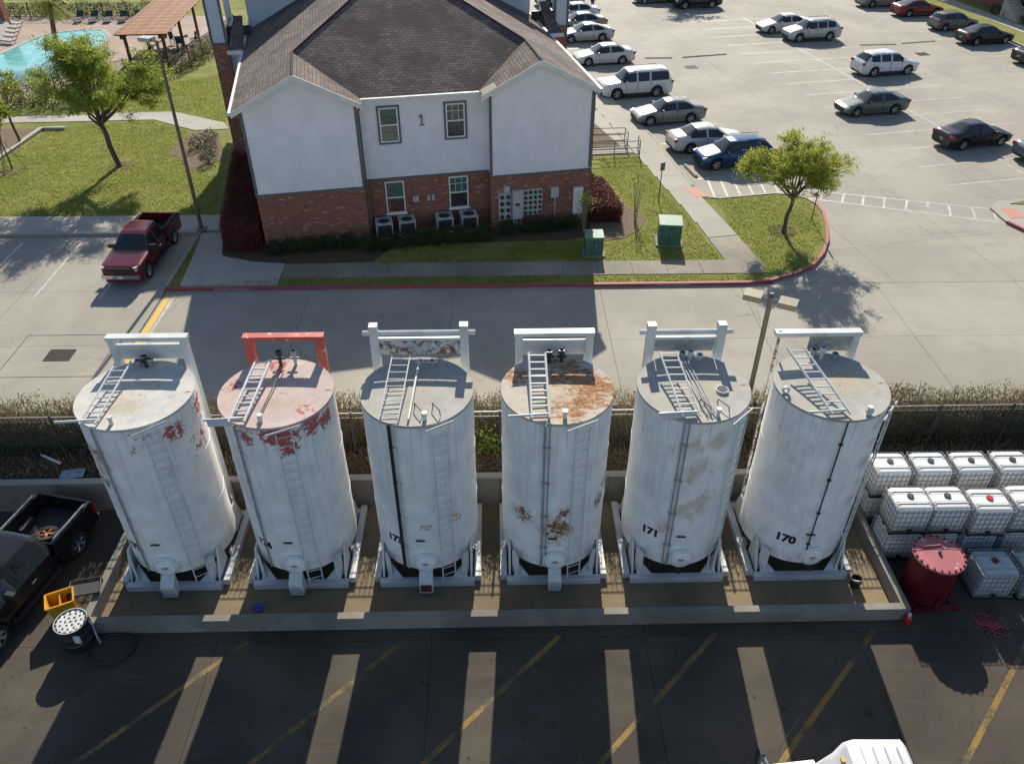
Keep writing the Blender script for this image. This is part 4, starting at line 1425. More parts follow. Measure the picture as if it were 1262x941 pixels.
make_tank(1.60, '', 'white storage tank with heavily rusted roof and rust spots on its belly', dict(
    rrust=[((.75, .35, 6.3), .9, .62), ((.85, -.45, 6.3), .9, .62), ((.1, .5, 6.3), .7, .6), ((-1.1, .6, 6.3), .6, .6), ((1.2, .0, 6.3), .7, .62), ((.3, -1.0, 6.3), .8, .52), ((.3, 1.1, 6.3), .8, .5)], rbase=(.52, .46, .38),
    rstain=[((.4, -.2, 6.3), 1.4, .9)],
    rust=[((.05, -1.53, 2.35), .75, .62), ((.2, -1.5, 3.0), .4, .58), ((1.25, -.85, 2.9), .5, .58), ((-.95, -1.2, 2.7), .55, .55), ((1.4, -.55, 3.4), .5, .55)],
    stain=[((.0, -1.5, 2.4), .9, .6)], post=1.0, pw=.11, plate=(-.9, 6.34, .9, 6.88, 'white_steel'), valves=[(-.15, .4, 'dark_metal'), (.2, .42, 'dark_metal')],
    rl=(-.52, .46), rlskew=.0, rlr=.035, rlh=.55, wa=.36, num=None, ha=.0, pipes=[(-.26, .03, 'galv'), (-.18, .018, 'galv')], bw=.19, lug=.12))
make_tank(5.35, '171', 'white storage tank with tan stains down its front and open roof hatch', dict(
    stain=[((.0, -1.5, 4.6), .8, .95), ((.1, -1.5, 3.1), .75, .9), ((.5, -1.4, 5.6), .6, .85), ((-.2, -1.5, 5.4), .6, .85), ((.5, -1.4, 3.5), .6, .7), ((-.6, -1.4, 2.2), .5, .6)],
    rust=[((.1, -1.5, 5.9), .3, .3)], rstain=[((.2, -.2, 6.3), 1.2, .6)], post=1.0, pw=.12, top=7.35, over=True, plate=(-.85, 6.4, .85, 6.9, 'galv'), bar2m='white_steel',
    valves=[(-.1, .3, 'galv'), (.12, .34, 'white_steel'), (.4, .22, 'white_steel')], rl=(-.48, .46), rlskew=-.14, rlr=.03, rlh=.55, wa=.72, num=(-.66, 1.75, .38), ha=.0,
    pipes=[(-.33, .022, 'galv'), (-.25, .022, 'galv')], handles=True, barbox=True, rpipes=[(.22, -1.28, -.12, .95, .022, 'galv'), (.3, -1.25, -.02, .95, .022, 'galv'), (.1, -1.3, -.2, .9, .016, 'white_steel')], hatch=(.72, -.25), box=False, lug=.38, barr=.05))
make_tank(9.15, '170', 'rightmost white storage tank with half a frame plate and lifting eyes on top', dict(
    stain=[((-1.3, -.8, 4.5), .8, .3), ((1.0, -1.15, 5.9), .45, .8), ((.98, -1.17, 5.2), .42, .8), ((.95, -1.2, 4.5), .4, .75), ((.9, -1.23, 3.8), .38, .7), ((.86, -1.26, 3.1), .36, .65), ((-.5, -1.45, 6.0), .9, .4)], stc=(.36, .375, .38), rust=[((-.4, -1.4, 5.5), .3, .25)], rstain=[((.4, .2, 6.3), .9, .9), ((.1, -.3, 6.3), .5, .9), ((1.0, -.1, 6.3), .4, .8)], rrust=[((.3, .1, 6.3), .5, .2)],  # this list also draws a grey streak down the front right side
    post=1.1, top=7.05, plate=(-.2, 6.34, 1.02, 6.9, 'galv'), miss=-1, bar2=False,
    valves=[(-.15, .35, 'galv'), (.1, .42, 'white_steel'), (.5, .2, 'galv')], rl=(-.52, .48), rlskew=-.3, rlr=.035, rlh=.6, wa=.85, wtop=.1, num=(-.48, 1.5, .40), ha=.08,
    pipes=[(-.05, .02, 'black_plastic')], box=False, lifting=[(-1.38, -.35, 0), (.55, -1.3, 0)], lug=.55))

# containment walls
B().bb((-11.75, 14.30, YZ - .05), (11.6, 14.52, YZ + .5)).build('containment_wall', 'wall_concrete', label='long low concrete kerb wall in front of the six tanks', cat='wall')
B().bb((-11.97, 14.30, YZ - .05), (-11.753, 19.2, YZ + .51)).build('containment_wall', 'wall_concrete', label='low concrete side wall between black pickup and leftmost tank', cat='wall')
B().bb((11.603, 14.30, YZ - .05), (11.82, 19.2, YZ + .51)).build('containment_wall', 'wall_concrete', label='low concrete side wall between rightmost tank and white totes', cat='wall')
rw = thing('retaining_wall', 'long stained concrete retaining wall behind the tanks below the hedge', 'wall', (0, 19.2, YZ))
for k in range(26):
    x0 = -46.8 + 3.6 * k
    B().bb((x0 + .008, 0, -.05), (x0 + 3.592, .2, 1.24)).build('panel', 'wall_concrete', rw)
    B().bb((x0 + .001, -.03, 1.24), (x0 + 3.599, .2, 1.29)).build('coping', 'walk_concrete', rw)
# ------------------------------------------------------------------ totes
def make_tote():
    t = thing('liquid_tote', 'tote', 'tote')
    b = B()
    for yy in (-.42, 0, .42):
        b.box((0, yy, .05), (1.12, .12, .06))
    for xx in (-.5, 0, .5):
        b.box((xx, 0, .105), (.12, .98, .05))
        for yy in (-.42, 0, .42):
            b.box((xx, yy, .012), (.12, .12, .024))
    b.build('pallet', 'black_plastic', t)
    # bottle: rounded box
    prof = []
    def rr(hw, hd, r, n=4):
        pts = []
        for cx, cy, a0 in ((hw - r, hd - r, 0), (-hw + r, hd - r, 90), (-hw + r, -hd + r, 180), (hw - r, -hd + r, 270)):
            for k in range(n + 1):
                a = R(a0 + 90 * k / n)
                pts.append((cx + r * math.cos(a), cy + r * math.sin(a)))
        return pts
    rings = [(.50, .42, .13, .14), (.55, .475, .12, .18), (.555, .48, .12, .6), (.55, .475, .12, 1.02), (.52, .445, .12, 1.085), (.42, .35, .1, 1.105)]
    vs, fs = [], []
    n = 20
    for hw, hd, r, z in rings:
        vs += [(x, y, z) for x, y in rr(hw, hd, r)]
    for j in range(len(rings) - 1):
        for i in range(n):
            fs.append((j * n + i, j * n + (i + 1) % n, (j + 1) * n + (i + 1) % n, (j + 1) * n + i))
    fs.append(tuple(range((len(rings) - 1) * n, len(rings) * n)))
    fs.append(tuple(range(n))[::-1])
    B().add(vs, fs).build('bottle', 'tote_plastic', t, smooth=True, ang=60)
    b = B()
    for yy in (-.16, .16):
        b.box((0, yy, 1.108), (1.0, .012, .012))
    b.build('top_rib', 'tote_plastic', t)
    B().cyl((0, .05, 1.09), (0, .05, 1.15), .1, 16).build('cap', 'black_plastic', t, smooth=True)
    # tube cage
    b = B()
    hx, hy = .575, .5
    for z in (.16, .36, .56, .76, .96, 1.09):
        b.tube([(-hx, -hy, z), (hx, -hy, z), (hx, hy, z), (-hx, hy, z), (-hx, -hy, z)], .011, 5)
    for k in range(8):
        x = -hx + .03 + (2 * hx - .06) * k / 7
        for s in (-1, 1):
            b.cyl((x, s * hy, .14), (x, s * hy, 1.1), .01, 5)
    for k in range(7):
        y = -hy + .03 + (2 * hy - .06) * k / 6
        for s in (-1, 1):
            b.cyl((s * hx, y, .14), (s * hx, y, 1.1), .01, 5)
    b.build('cage', 'cage_wire', t)
    b = B()
    for y in (-.25, .25):
        b.cyl((-hx, y, 1.118), (hx, y, 1.118), .014, 6)
    b.build('top_bar', 'galv', t)
    b = B().bb((-.02, -hy - .02, .55), (.46, -hy - .012, .88))
    b.build('label_plate', 'tote_label', t)
    b = B().cyl((0, -hy + .05, .2), (0, -hy - .06, .2), .06, 10).box((0, -hy - .06, .27), (.05, .05, .08))
    b.build('outlet_valve', 'black_plastic', t, smooth=True)
    return t
tote = make_tote()
GT = 'white caged totes stacked beside the tanks'
TH = 1.16
spots = []
for k, x in enumerate((12.42, 13.72, 15.02, 16.35)):
    wd = ('leftmost', 'second', 'third', 'rightmost')[k]
    spots.append((x, 18.55, 1, 0, 'upper white caged tote, %s in the back row below the hedge' % wd, None, False))
    spots.append((x, 18.55, 0, 0, 'lower white caged tote under the %s one of the back row' % wd, None, True))
for k, x in enumerate((12.42, 13.55, 14.78, 16.05)):
    wd = ('leftmost', 'second', 'red capped third', 'rightmost')[k]
    spots.append((x, 17.0 - (.12 if k == 2 else 0), 1, 0, 'upper white caged tote, %s in the middle row' % wd, 'red_plastic' if k == 2 else None, k < 2))
    spots.append((x, 17.0, 0, 0, 'lower caged tote under the %s one of the middle row' % wd, None, k == 0))
spots.append((14.65, 15.45, 0, -.03, 'greyish shaded caged tote with dark cap standing in front beside the red tank', 'wood_dark', True))
spots.append((15.95, 15.4, 0, .02, 'greyish shaded caged tote at the right picture edge in the front row', None, True))
first = True
for i, (x, y, tier, rz, lb, capm, plate) in enumerate(spots):
    o = tote if i == 0 else copy_tree(tote)
    o.location = (x, y, YZ + TH * tier)
    o.rotation_euler.z = rz + random.uniform(-.015, .015)
    tag(o, lb, 'tote', GT)
    for c in o.children:
        nm = c.name.split('.')[0]
        if nm == 'cap' and capm:
            c.material_slots[0].link = 'OBJECT'
            c.material_slots[0].material = MAT[capm]
        if nm == 'bottle' and 'greyish' in lb:
            c.material_slots[0].link = 'OBJECT'
            c.material_slots[0].material = MAT['tote_shaded']
    if not plate:
        for c in list(o.children):
            if c.name.startswith('label_plate'):
                bpy.data.objects.remove(c)

# ------------------------------------------------------------------ red tank
t = thing('red_tank', 'dark red round steel tank with bolted pink lid beside the totes', 'tank', (12.75, 15.35, YZ), .1)
B().lathe([(0, .06), (.66, .06), (.66, 1.62), (.0, 1.62)], 40).build('shell', 'red_tank', t, smooth=True)
B().lathe([(0, 1.66), (.6, 1.64), (.73, 1.64), (.745, 1.62), (.745, 1.58), (.66, 1.57)], 40).build('lid', 'red_tank_lid', t, smooth=True)
b = B()
for k in range(22):
    a = 2 * PI * k / 22
    b.box((.69 * math.cos(a), .69 * math.sin(a), 1.655), (.06, .045, .05), a)
b.build('bolt', 'red_tank', t)
b = B().cyl((0, 0, 1.65), (0, 0, 1.74), .05, 10)
b.build('lid_plug', 'dark_metal', t)
B().box((-.1, .28, 1.675), (.6, .04, .05)).build('lid_bar', 'red_tank_lid', t)
b = B()
for s in (-1, 1):
    b.box((s * .6, -.15, .04), (.18, 1.35, .08))
b.box((0, -.72, .04), (1.05, .15, .08))
b.build('skid', 'red_tank', t)
b = B()
for k in range(3):
    a = R(-150 + 60 * k)
    b.box((.7 * math.cos(a), .7 * math.sin(a), .3), (.03, .1, .5), a)
b.build('leg', 'red_tank', t)
# handles on the side
b = B().tube([(.66, .25, 1.2), (.78, .25, 1.2), (.78, .1, 1.2), (.66, .1, 1.2)], .02)
b.build('handle', 'red_tank', t)

# red and blue odds and ends
t = thing('spray_bottle', 'small red bottle with pale top at the corner of the containment wall', 'bottle', (11.78, 14.2, YZ))
B().lathe([(0, 0), (.1, 0), (.11, .03), (.11, .22), (.05, .3), (0, .3)], 14).build('bottle', 'red_plastic', t, smooth=True)
B().lathe([(0, .3), (.05, .3), (.045, .42), (0, .43)], 12).build('cap', 'plate', t, smooth=True)
t = thing('bucket', 'dark open bucket standing on the floor beside tank 170', 'bucket', (10.75, 15.55, YZ + .02))
B().lathe([(0, .02), (.13, .02), (.16, .32), (.175, .32), (.145, 0), (0, 0)], 18).build('body', 'black_plastic', t, smooth=True)
B().tube([(-.165, 0, .3), (-.14, -.1, .36), (0, -.17, .4), (.14, -.1, .36), (.165, 0, .3)], .008, 5).build('handle', 'galv', t)
t = thing('plastic_lid', 'round blue plastic lid lying on the floor in front of the red framed tank', 'lid', (-7.2, 15.1, YZ + .016))
B().lathe([(0, .02), (.12, .02), (.14, .04), (.16, .04), (.16, 0), (0, 0)], 20).build('disc', 'blue_plastic', t, smooth=True)
B().box((0, 0, .03), (.12, .03, .03)).build('grip', 'blue_plastic', t)
# tangle of pink rope
pth = []
for k in range(80):
    a = k * .37
    pth.append((.28 * math.sin(a * 1.7) + .1 * math.sin(a * 5.1) + .006 * k - .2, .22 * math.cos(a * 1.1) + .08 * math.cos(a * 3.3) - .004 * k, .02 + .015 * (k % 3)))
B().tube(pth, .014, 5).build('pink_rope', 'rope_pink', None, loc=(14.15, 14.2, YZ), label='tangled pink rope lying on the dark paving in front of the totes', cat='rope')

# ------------------------------------------------------------------ bin, drum, tray, hose by the pickup
t = thing('yellow_bin', 'yellow open plastic bin beside the black pickup', 'bin', (-12.72, 14.95, YZ), R(25))
def openbox(b, w0, d0, w1, d1, h, th=.02):
    o0 = [(-w0, -d0), (w0, -d0), (w0, d0), (-w0, d0)]
    o1 = [(-w1, -d1), (w1, -d1), (w1, d1), (-w1, d1)]
    vs = [(x, y, 0) for x, y in o0] + [(x, y, h) for x, y in o1] + [(x * (1 - th / w1), y * (1 - th / d1), h) for x, y in o1] + [(x * (1 - th / w0), y * (1 - th / d0), .03) for x, y in o0]
    fs = [(0, 3, 2, 1)]
    for k in range(4):
        m_ = (k + 1) % 4
        fs += [(k, m_, 4 + m_, 4 + k), (4 + k, 4 + m_, 8 + m_, 8 + k), (8 + k, 8 + m_, 12 + m_, 12 + k)]
    fs.append((12, 13, 14, 15))
    b.add(vs, fs)
b = B(); openbox(b, .26, .2, .36, .28, .82)
b.build('body', 'yellow_bin', t)
b = B()
for s in (-1, 1):
    b.box((0, s * .29, .8), (.76, .03, .05)); b.box((s * .37, 0, .8), (.03, .6, .05))
b.build('rim', 'yellow_bin', t)
b = B()
b.box((0, 0, .42), (.02, .42, .7))
b.build('divider', 'yellow_bin', t)
t = thing('black_drum', 'black drum with white perforated lid in front of the pickup', 'drum', (-11.98, 14.05, YZ))
pr_ = [(0, 0), (.42, 0), (.44, .03), (.44, .3), (.46, .33), (.44, .36), (.44, .6), (.46, .63), (.44, .66), (.44, .92), (.45, .95), (.40, .95), (.40, .9)]
B().lathe(pr_, 32).build('body', 'drum_black', t, smooth=True)
B().lathe([(0, .93), (.40, .93), (.42, .955), (.44, .955)], 32).build('lid', 'drum_lid', t, smooth=True)
hm_ = B().cyl((0, 0, .932), (0, 0, .937), .032, 8).mesh('lid_hole')
for r, n in ((.0, 1), (.14, 6), (.27, 11)):
    for k in range(n):
        a = 2 * PI * k / n + r
        link('lid_hole', hm_, 'number_black', t, loc=(r * math.cos(a), r * math.sin(a), 0))
nm_ = B().box((.39, 0, .945), (.05, .06, .025)).mesh('rim_notch')
for k in range(16):
    link('rim_notch', nm_, 'number_black', t, rz=2 * PI * k / 16)
B().bb((.2, -.45, .55), (.36, -.40, .82)).build('sticker', 'plate', t)
B().tube([(.44, .1, .85), (.52, .05, .7), (.53, 0, .5), (.56, -.05, .3), (.6, -.1, .05)], .03, 8).build('chain', 'galv', t)
t = thing('wire_tray', 'black frame with dark mesh standing behind the yellow bin', 'frame', (-12.25, 15.45, YZ), R(12))
b = B()
for a, c in (((-.45, -.25, .62), (.45, -.25, .62)), ((.45, -.25, .62), (.42, .3, .66)), ((.42, .3, .66), (-.42, .3, .66)), ((-.42, .3, .66), (-.45, -.25, .62))):
    b.cyl(a, c, .025, 6)
for sx in (-.43, .43):
    for sy in (-.24, .28):
        b.cyl((sx, sy, 0), (sx, sy, .62), .02, 6)
b.build('frame', 'black_plastic', t)
B().box((0, .02, .61), (.84, .5, .015)).build('mesh_top', 'dark_metal', t)
hp = [(.62 * math.cos(a) * (1 + .08 * math.sin(3 * a)), .5 * math.sin(a), .03 + .01 * k % .05) for k, a in enumerate(np.linspace(0, 4.2 * PI, 60))]
B().tube(hp, .03, 6).build('black_hose', 'black_plastic', None, loc=(-11.0, 13.75, YZ), label='coiled black hose lying on the yard beside the black drum', cat='hose')
t = thing('blue_board', 'small weathered pale blue board lying on the soil bank behind the pickup', 'board', (-14.1, 19.62, .08), R(10))
B().box((0, 0, .02), (.75, .42, .025)).build('board', 'board_blue', t)
B().box((0, .12, .045), (.7, .06, .025)).build('batten', 'board_blue', t)
t = thing('pipe_scrap', 'short pale plastic pipe lying on the soil bank left of the tanks', 'pipe', (-15.1, 20.3, .16), R(-28))
B().cyl((-.42, 0, 0), (.42, 0, 0), .045, 10).build('tube', 'white_frame', t, smooth=True)
B().cyl((.40, 0, 0), (.48, 0, 0), .055, 10).build('collar', 'white_frame', t, smooth=True)

# ------------------------------------------------------------------ light poles
t = thing('street_lamp', 'bronze lamp pole with two square heads behind tanks 171 and 170', 'street lamp', (8.85, 22.2, 0.02))
B().box((0, 0, 2.5), (.13, .13, 5.0), 0).build('pole', 'pole_bronze', t)
B().cyl((0, 0, 5.0), (0, 0, 5.14), .075, 10).build('pole_cap', 'dark_metal', t)
for s, rz in ((-1, R(-28)), (1, R(-28))):
    dx, dy = s * math.cos(R(-28)), s * math.sin(R(-28))
    B().cyl((0, 0, 4.92), (dx * .32, dy * .32, 4.92), .03, 8).build('arm', 'lamp_box', t)
    h = B().box((dx * .56, dy * .56, 4.9), (.58, .5, .2), R(-28))
    ho = h.build('lamp_head', 'lamp_box', t)
    B().box((dx * .56, dy * .56, 4.795), (.5, .42, .012), R(-28)).build('lens', 'headlamp', ho)
t = thing('street_lamp', 'tall brown lamp pole standing on the left lawn beside the building', 'street lamp', (-14.9, 37.35, .1))
B().cyl((0, 0, 0), (.1, .05, 9.1), .1, 10, .065).build('pole', 'pole_brown', t, smooth=True)
B().bb((-.22, -.22, -.02), (.22, .22, .12)).build('footing', 'old_concrete', t)
B().cyl((.1, .05, 9.0), (-.15, .15, 9.1), .035, 8).build('arm', 'pole_brown', t)
hd = B().box((-.42, .3, 9.1), (.62, .42, .16), R(-20)).build('lamp_head', 'galv', t)
B().box((-.42, .3, 9.01), (.5, .32, .02), R(-20)).build('lens', 'headlamp', hd)

# transformer cabinets
def cabinet(x, y, rz, w, d, h, label):
    t = thing('transformer_box', label, 'transformer box', (x, y, .1), rz, 'green utility cabinets on the lawn')
    B().bb((-w / 2 - .1, -d / 2 - .1, 0), (w / 2 + .1, d / 2 + .1, .09)).build('pad', 'old_concrete', t)
    B().bb((-w / 2, -d / 2, .09), (w / 2, d / 2, h)).build('body', 'green_paint', t)
    b = B()
    b.add([(-w / 2 - .03, -d / 2 - .03, h + .002), (w / 2 + .03, -d / 2 - .03, h + .002), (w / 2 + .03, d / 2 + .03, h + .002), (-w / 2 - .03, d / 2 + .03, h + .002),
           (-w / 2 - .02, -d / 2 - .02, h + .07), (w / 2 + .02, -d / 2 - .02, h + .07), (w / 2 + .02, d / 2 + .02, h + .13), (-w / 2 - .02, d / 2 + .02, h + .13)],
          [(0, 3, 2, 1), (4, 5, 6, 7), (0, 1, 5, 4), (1, 2, 6, 5), (2, 3, 7, 6), (3, 0, 4, 7)])
    b.build('lid', 'green_top', t)
    B().bb((-.01, -d / 2 - .012, .15), (.01, -d / 2 - .002, h - .05)).build('door_seam', 'number_black', t)
    B().bb((.05, -d / 2 - .04, h * .55), (.09, -d / 2 - .001, h * .68)).build('latch', 'galv', t)
cabinet(4.62, 34.5, 0.0, .85, .72, .95, 'green utility cabinet at the edge of the building shade')
cabinet(8.45, 35.6, -.12, 1.08, .98, 1.08, 'larger green utility cabinet standing in the sun on the lawn')
# ------------------------------------------------------------------ vehicles
def interp(keys, x):
    for (x0, y0), (x1, y1) in zip(keys[:-1], keys[1:]):
        if x <= x1:
            t = (x - x0) / (x1 - x0) if x1 > x0 else 0
            return y0 + (y1 - y0) * t
    return keys[-1][1]
def sm(keys, x, w=0.06):
    return sum(interp(keys, min(max(x + d, keys[0][0]), keys[-1][0])) for d in (-w, -w / 2, 0, w / 2, w)) / 5

# x runs from the nose (0) to the tail (1)
KINDS = {
    'sedan': dict(L=4.75, Wd=1.80, wheelbase=(.185, .775), r=.325,
        top=[(0, .62), (.03, .70), (.25, .93), (.285, .955), (.43, 1.40), (.52, 1.46), (.68, 1.43), (.83, 1.10), (.86, 1.08), (.97, 1.03), (1, .82)],
        belt=[(0, .60), (.03, .66), (.27, .88), (.5, .93), (.85, .97), (.97, .95), (1, .78)], cowl=.275, rf=.435, rr=.69, rd=.835, side=(.32, .79), pil=(.565,)),
    'coupe': dict(L=4.75, Wd=1.84, wheelbase=(.185, .775), r=.33,
        top=[(0, .62), (.03, .70), (.25, .92), (.29, .95), (.45, 1.38), (.54, 1.43), (.66, 1.38), (.88, 1.06), (.97, 1.02), (1, .8)],
        belt=[(0, .60), (.03, .66), (.27, .88), (.5, .92), (.85, .97), (.97, .95), (1, .78)], cowl=.28, rf=.455, rr=.67, rd=.88, side=(.33, .80), pil=(.60,)),
    'suv': dict(L=4.85, Wd=1.90, wheelbase=(.19, .775), r=.365,
        top=[(0, .78), (.02, .88), (.21, 1.08), (.25, 1.12), (.38, 1.60), (.46, 1.68), (.76, 1.66), (.86, 1.57), (.955, 1.14), (.98, 1.06), (1, .85)],
        belt=[(0, .74), (.02, .82), (.24, 1.03), (.5, 1.07), (.9, 1.12), (.97, 1.06), (1, .80)], cowl=.24, rf=.39, rr=.85, rd=.952, side=(.29, .86), pil=(.515, .70)),
    'bigsuv': dict(L=5.15, Wd=2.0, wheelbase=(.19, .765), r=.39,
        top=[(0, .92), (.015, 1.03), (.22, 1.17), (.25, 1.2), (.34, 1.76), (.40, 1.86), (.86, 1.86), (.93, 1.82), (.975, 1.2), (.99, 1.15), (1, .9)],
        belt=[(0, .86), (.015, .95), (.24, 1.12), (.5, 1.16), (.93, 1.18), (.98, 1.1), (1, .82)], cowl=.24, rf=.355, rr=.925, rd=.972, side=(.27, .93), pil=(.475, .665)),
    'hatch': dict(L=4.2, Wd=1.76, wheelbase=(.19, .80), r=.315,
        top=[(0, .66), (.03, .76), (.22, .97), (.26, 1.0), (.42, 1.44), (.52, 1.51), (.80, 1.46), (.88, 1.36), (.955, 1.02), (.98, .95), (1, .75)],
        belt=[(0, .62), (.03, .7), (.25, .92), (.5, .97), (.9, 1.02), (.97, .95), (1, .72)], cowl=.25, rf=.43, rr=.86, rd=.95, side=(.30, .87), pil=(.56,)),
}
def car_surface(K):
    L, hw = K['L'], K['Wd'] / 2
    wx = K['wheelbase']
    ra = K['r'] + .055
    xs = set(np.linspace(0, 1, 41).tolist())
    for w in wx:
        for k in range(-7, 8):
            xs.add(w + math.sin(k / 7 * PI / 2) * ra / L)
    for k in ('cowl', 'rf', 'rr', 'rd'):
        xs.add(K[k])
    for s in K['side']:
        xs.add(s)
    for p in K['pil']:
        xs.add(p - .012); xs.add(p + .012)
    xs = sorted(x for x in xs if 0 <= x <= 1)
    q = [xs[0]]
    for x in xs[1:]:
        if x - q[-1] > .004:
            q.append(x)
    q[-1] = 1.0
    xs = q
    rows = []
    for x in xs:
        zt, zb = sm(K['top'], x, .012), sm(K['belt'], x, .03)
        zb = min(zb, zt - .015)
        end = min(x, 1 - x)
        w = hw * (1 - .20 * max(0, 1 - x / .10) ** 2.2 - .13 * max(0, 1 - (1 - x) / .09) ** 2.2)
        hc = zt - zb
        k = min(1, max(0, (hc - .05) / .38))
        wr = w * (.90 * (1 - k) + .70 * k)
        bot = .22 + .10 * max(0, 1 - end / .05)
        for c in wx:
            d = abs(x - c) * L
            if d < ra:
                bot = max(bot, K['r'] + math.sqrt(max(0, ra * ra - d * d)))
        X = L / 2 - x * L
        bot = min(bot, zb - .06)
        rows.append([(X, w * .93, bot), (X, w * .985, bot + .3 * (zb - bot)), (X, w, bot + .62 * (zb - bot)), (X, w * .965, zb - .012), (X, w * .945, zb + .004),
                     (X, wr * (1 - .02 * (1 - k)), zb + hc * (.80 if k > .2 else .55)), (X, wr * .86, zb + hc * .95), (X, wr * .45, zt - .004), (X, 0, zt)])
    return xs, rows

def glass_kind(K, x0, x1, j, hc):
    """which pane, if any, the patch between two stations and rows j, j+1 belongs to"""
    xm = (x0 + x1) / 2
    if j >= 5 and K['cowl'] <= xm <= K['rf']:
        return 'windshield'
    if j >= 5 and K['rr'] <= xm <= K['rd']:
        return 'rear_window'
    if j == 4 and K['side'][0] <= xm <= K['side'][1] and hc > .13:
        edges = [K['side'][0]] + list(K['pil']) + [K['side'][1]]
        for p in K['pil']:
            if abs(xm - p) < .0121:
                return None
        for i in range(len(edges) - 1):
            if edges[i] <= xm <= edges[i + 1]:
                return 'side%d' % i
    return None

CAR_CACHE = {}
def car_meshes(kind):
    if kind in CAR_CACHE:
        return CAR_CACHE[kind]
    K = KINDS[kind]
    xs, rows = car_surface(K)
    groups = {}
    nr = len(rows[0])
    def face(key, pts):
        groups.setdefault(key, B()).add(pts, [tuple(range(len(pts)))])
    for i in range(len(xs) - 1):
        hc = ((rows[i][8][2] - rows[i][3][2]) + (rows[i + 1][8][2] - rows[i + 1][3][2])) / 2
        for j in range(nr - 1):
            g = glass_kind(K, xs[i], xs[i + 1], j, hc)
            for s in (1, -1):
                key = g or 'body'
                if g and g.startswith('side'):
                    key = g + ('L' if s > 0 else 'R')
                p = [rows[i][j], rows[i + 1][j], rows[i + 1][j + 1], rows[i][j + 1]]
                p = [(a, s * b, c) for a, b, c in p]
                if s > 0:
                    p = p[::-1]
                face(key, p)
    for i, rev in ((0, False), (len(xs) - 1, True)):
        loop = [(a, b, c) for a, b, c in rows[i]] + [(a, -b, c) for a, b, c in rows[i][::-1][1:]]
        face('body', loop[::-1] if rev else loop)
    out = {}
    for k, b in groups.items():
        me = b.mesh(k)
        import bmesh
        bm = bmesh.new()
        bm.from_mesh(me)
        bmesh.ops.remove_doubles(bm, verts=bm.verts, dist=.0005)
        bmesh.ops.recalc_face_normals(bm, faces=bm.faces)
        bm.to_mesh(me)
        bm.free()
        me.shade_smooth()
        me.set_sharp_from_angle(angle=R(38))
        out[k] = me
    CAR_CACHE[kind] = out
    return out

WH = {}
def wheel_meshes(r, w=.21):
    if r not in WH:
        ty = B().lathe([(r * .64, -w / 2), (r * .95, -w / 2), (r, -w / 2 + .035), (r, w / 2 - .035), (r * .95, w / 2), (r * .64, w / 2), (r * .62, 0), (r * .64, -w / 2)], 26, axis='y').mesh('tyre', True, 50)
        rb = B()
        rb.lathe([(0, w * .36), (.07, w * .38), (.08, w * .30), (r * .20, w * .28)], 20, axis='y')
        for k in range(5):
            a = 2 * PI * k / 5
            for d in (-.16, .16):
                p = (.06 * math.cos(a), w * .33, .06 * math.sin(a))
                q = (r * .62 * math.cos(a + d), w * .36, r * .62 * math.sin(a + d))
                rb.cyl(p, q, .03, 5)
        rb.lathe([(r * .60, w * .30), (r * .60, w * .44), (r * .66, w * .46), (r * .66, w * .30)], 26, axis='y')
        WH[r] = (ty, rb.mesh('rim', True, 40), B().lathe([(0, .02), (r * .61, .02)], 20, axis='y').mesh('brake_disc'))
    return WH[r]

def put_wheel(t, x, y, r, s):
    ty, rm, bd = wheel_meshes(r)
    o = link('wheel', ty, 'tyre', t, loc=(x, y, r))
    if s < 0:
        o.rotation_euler.z = PI
    link('rim', rm, 'rim', o)
    link('brake_disc', bd, 'under', o)

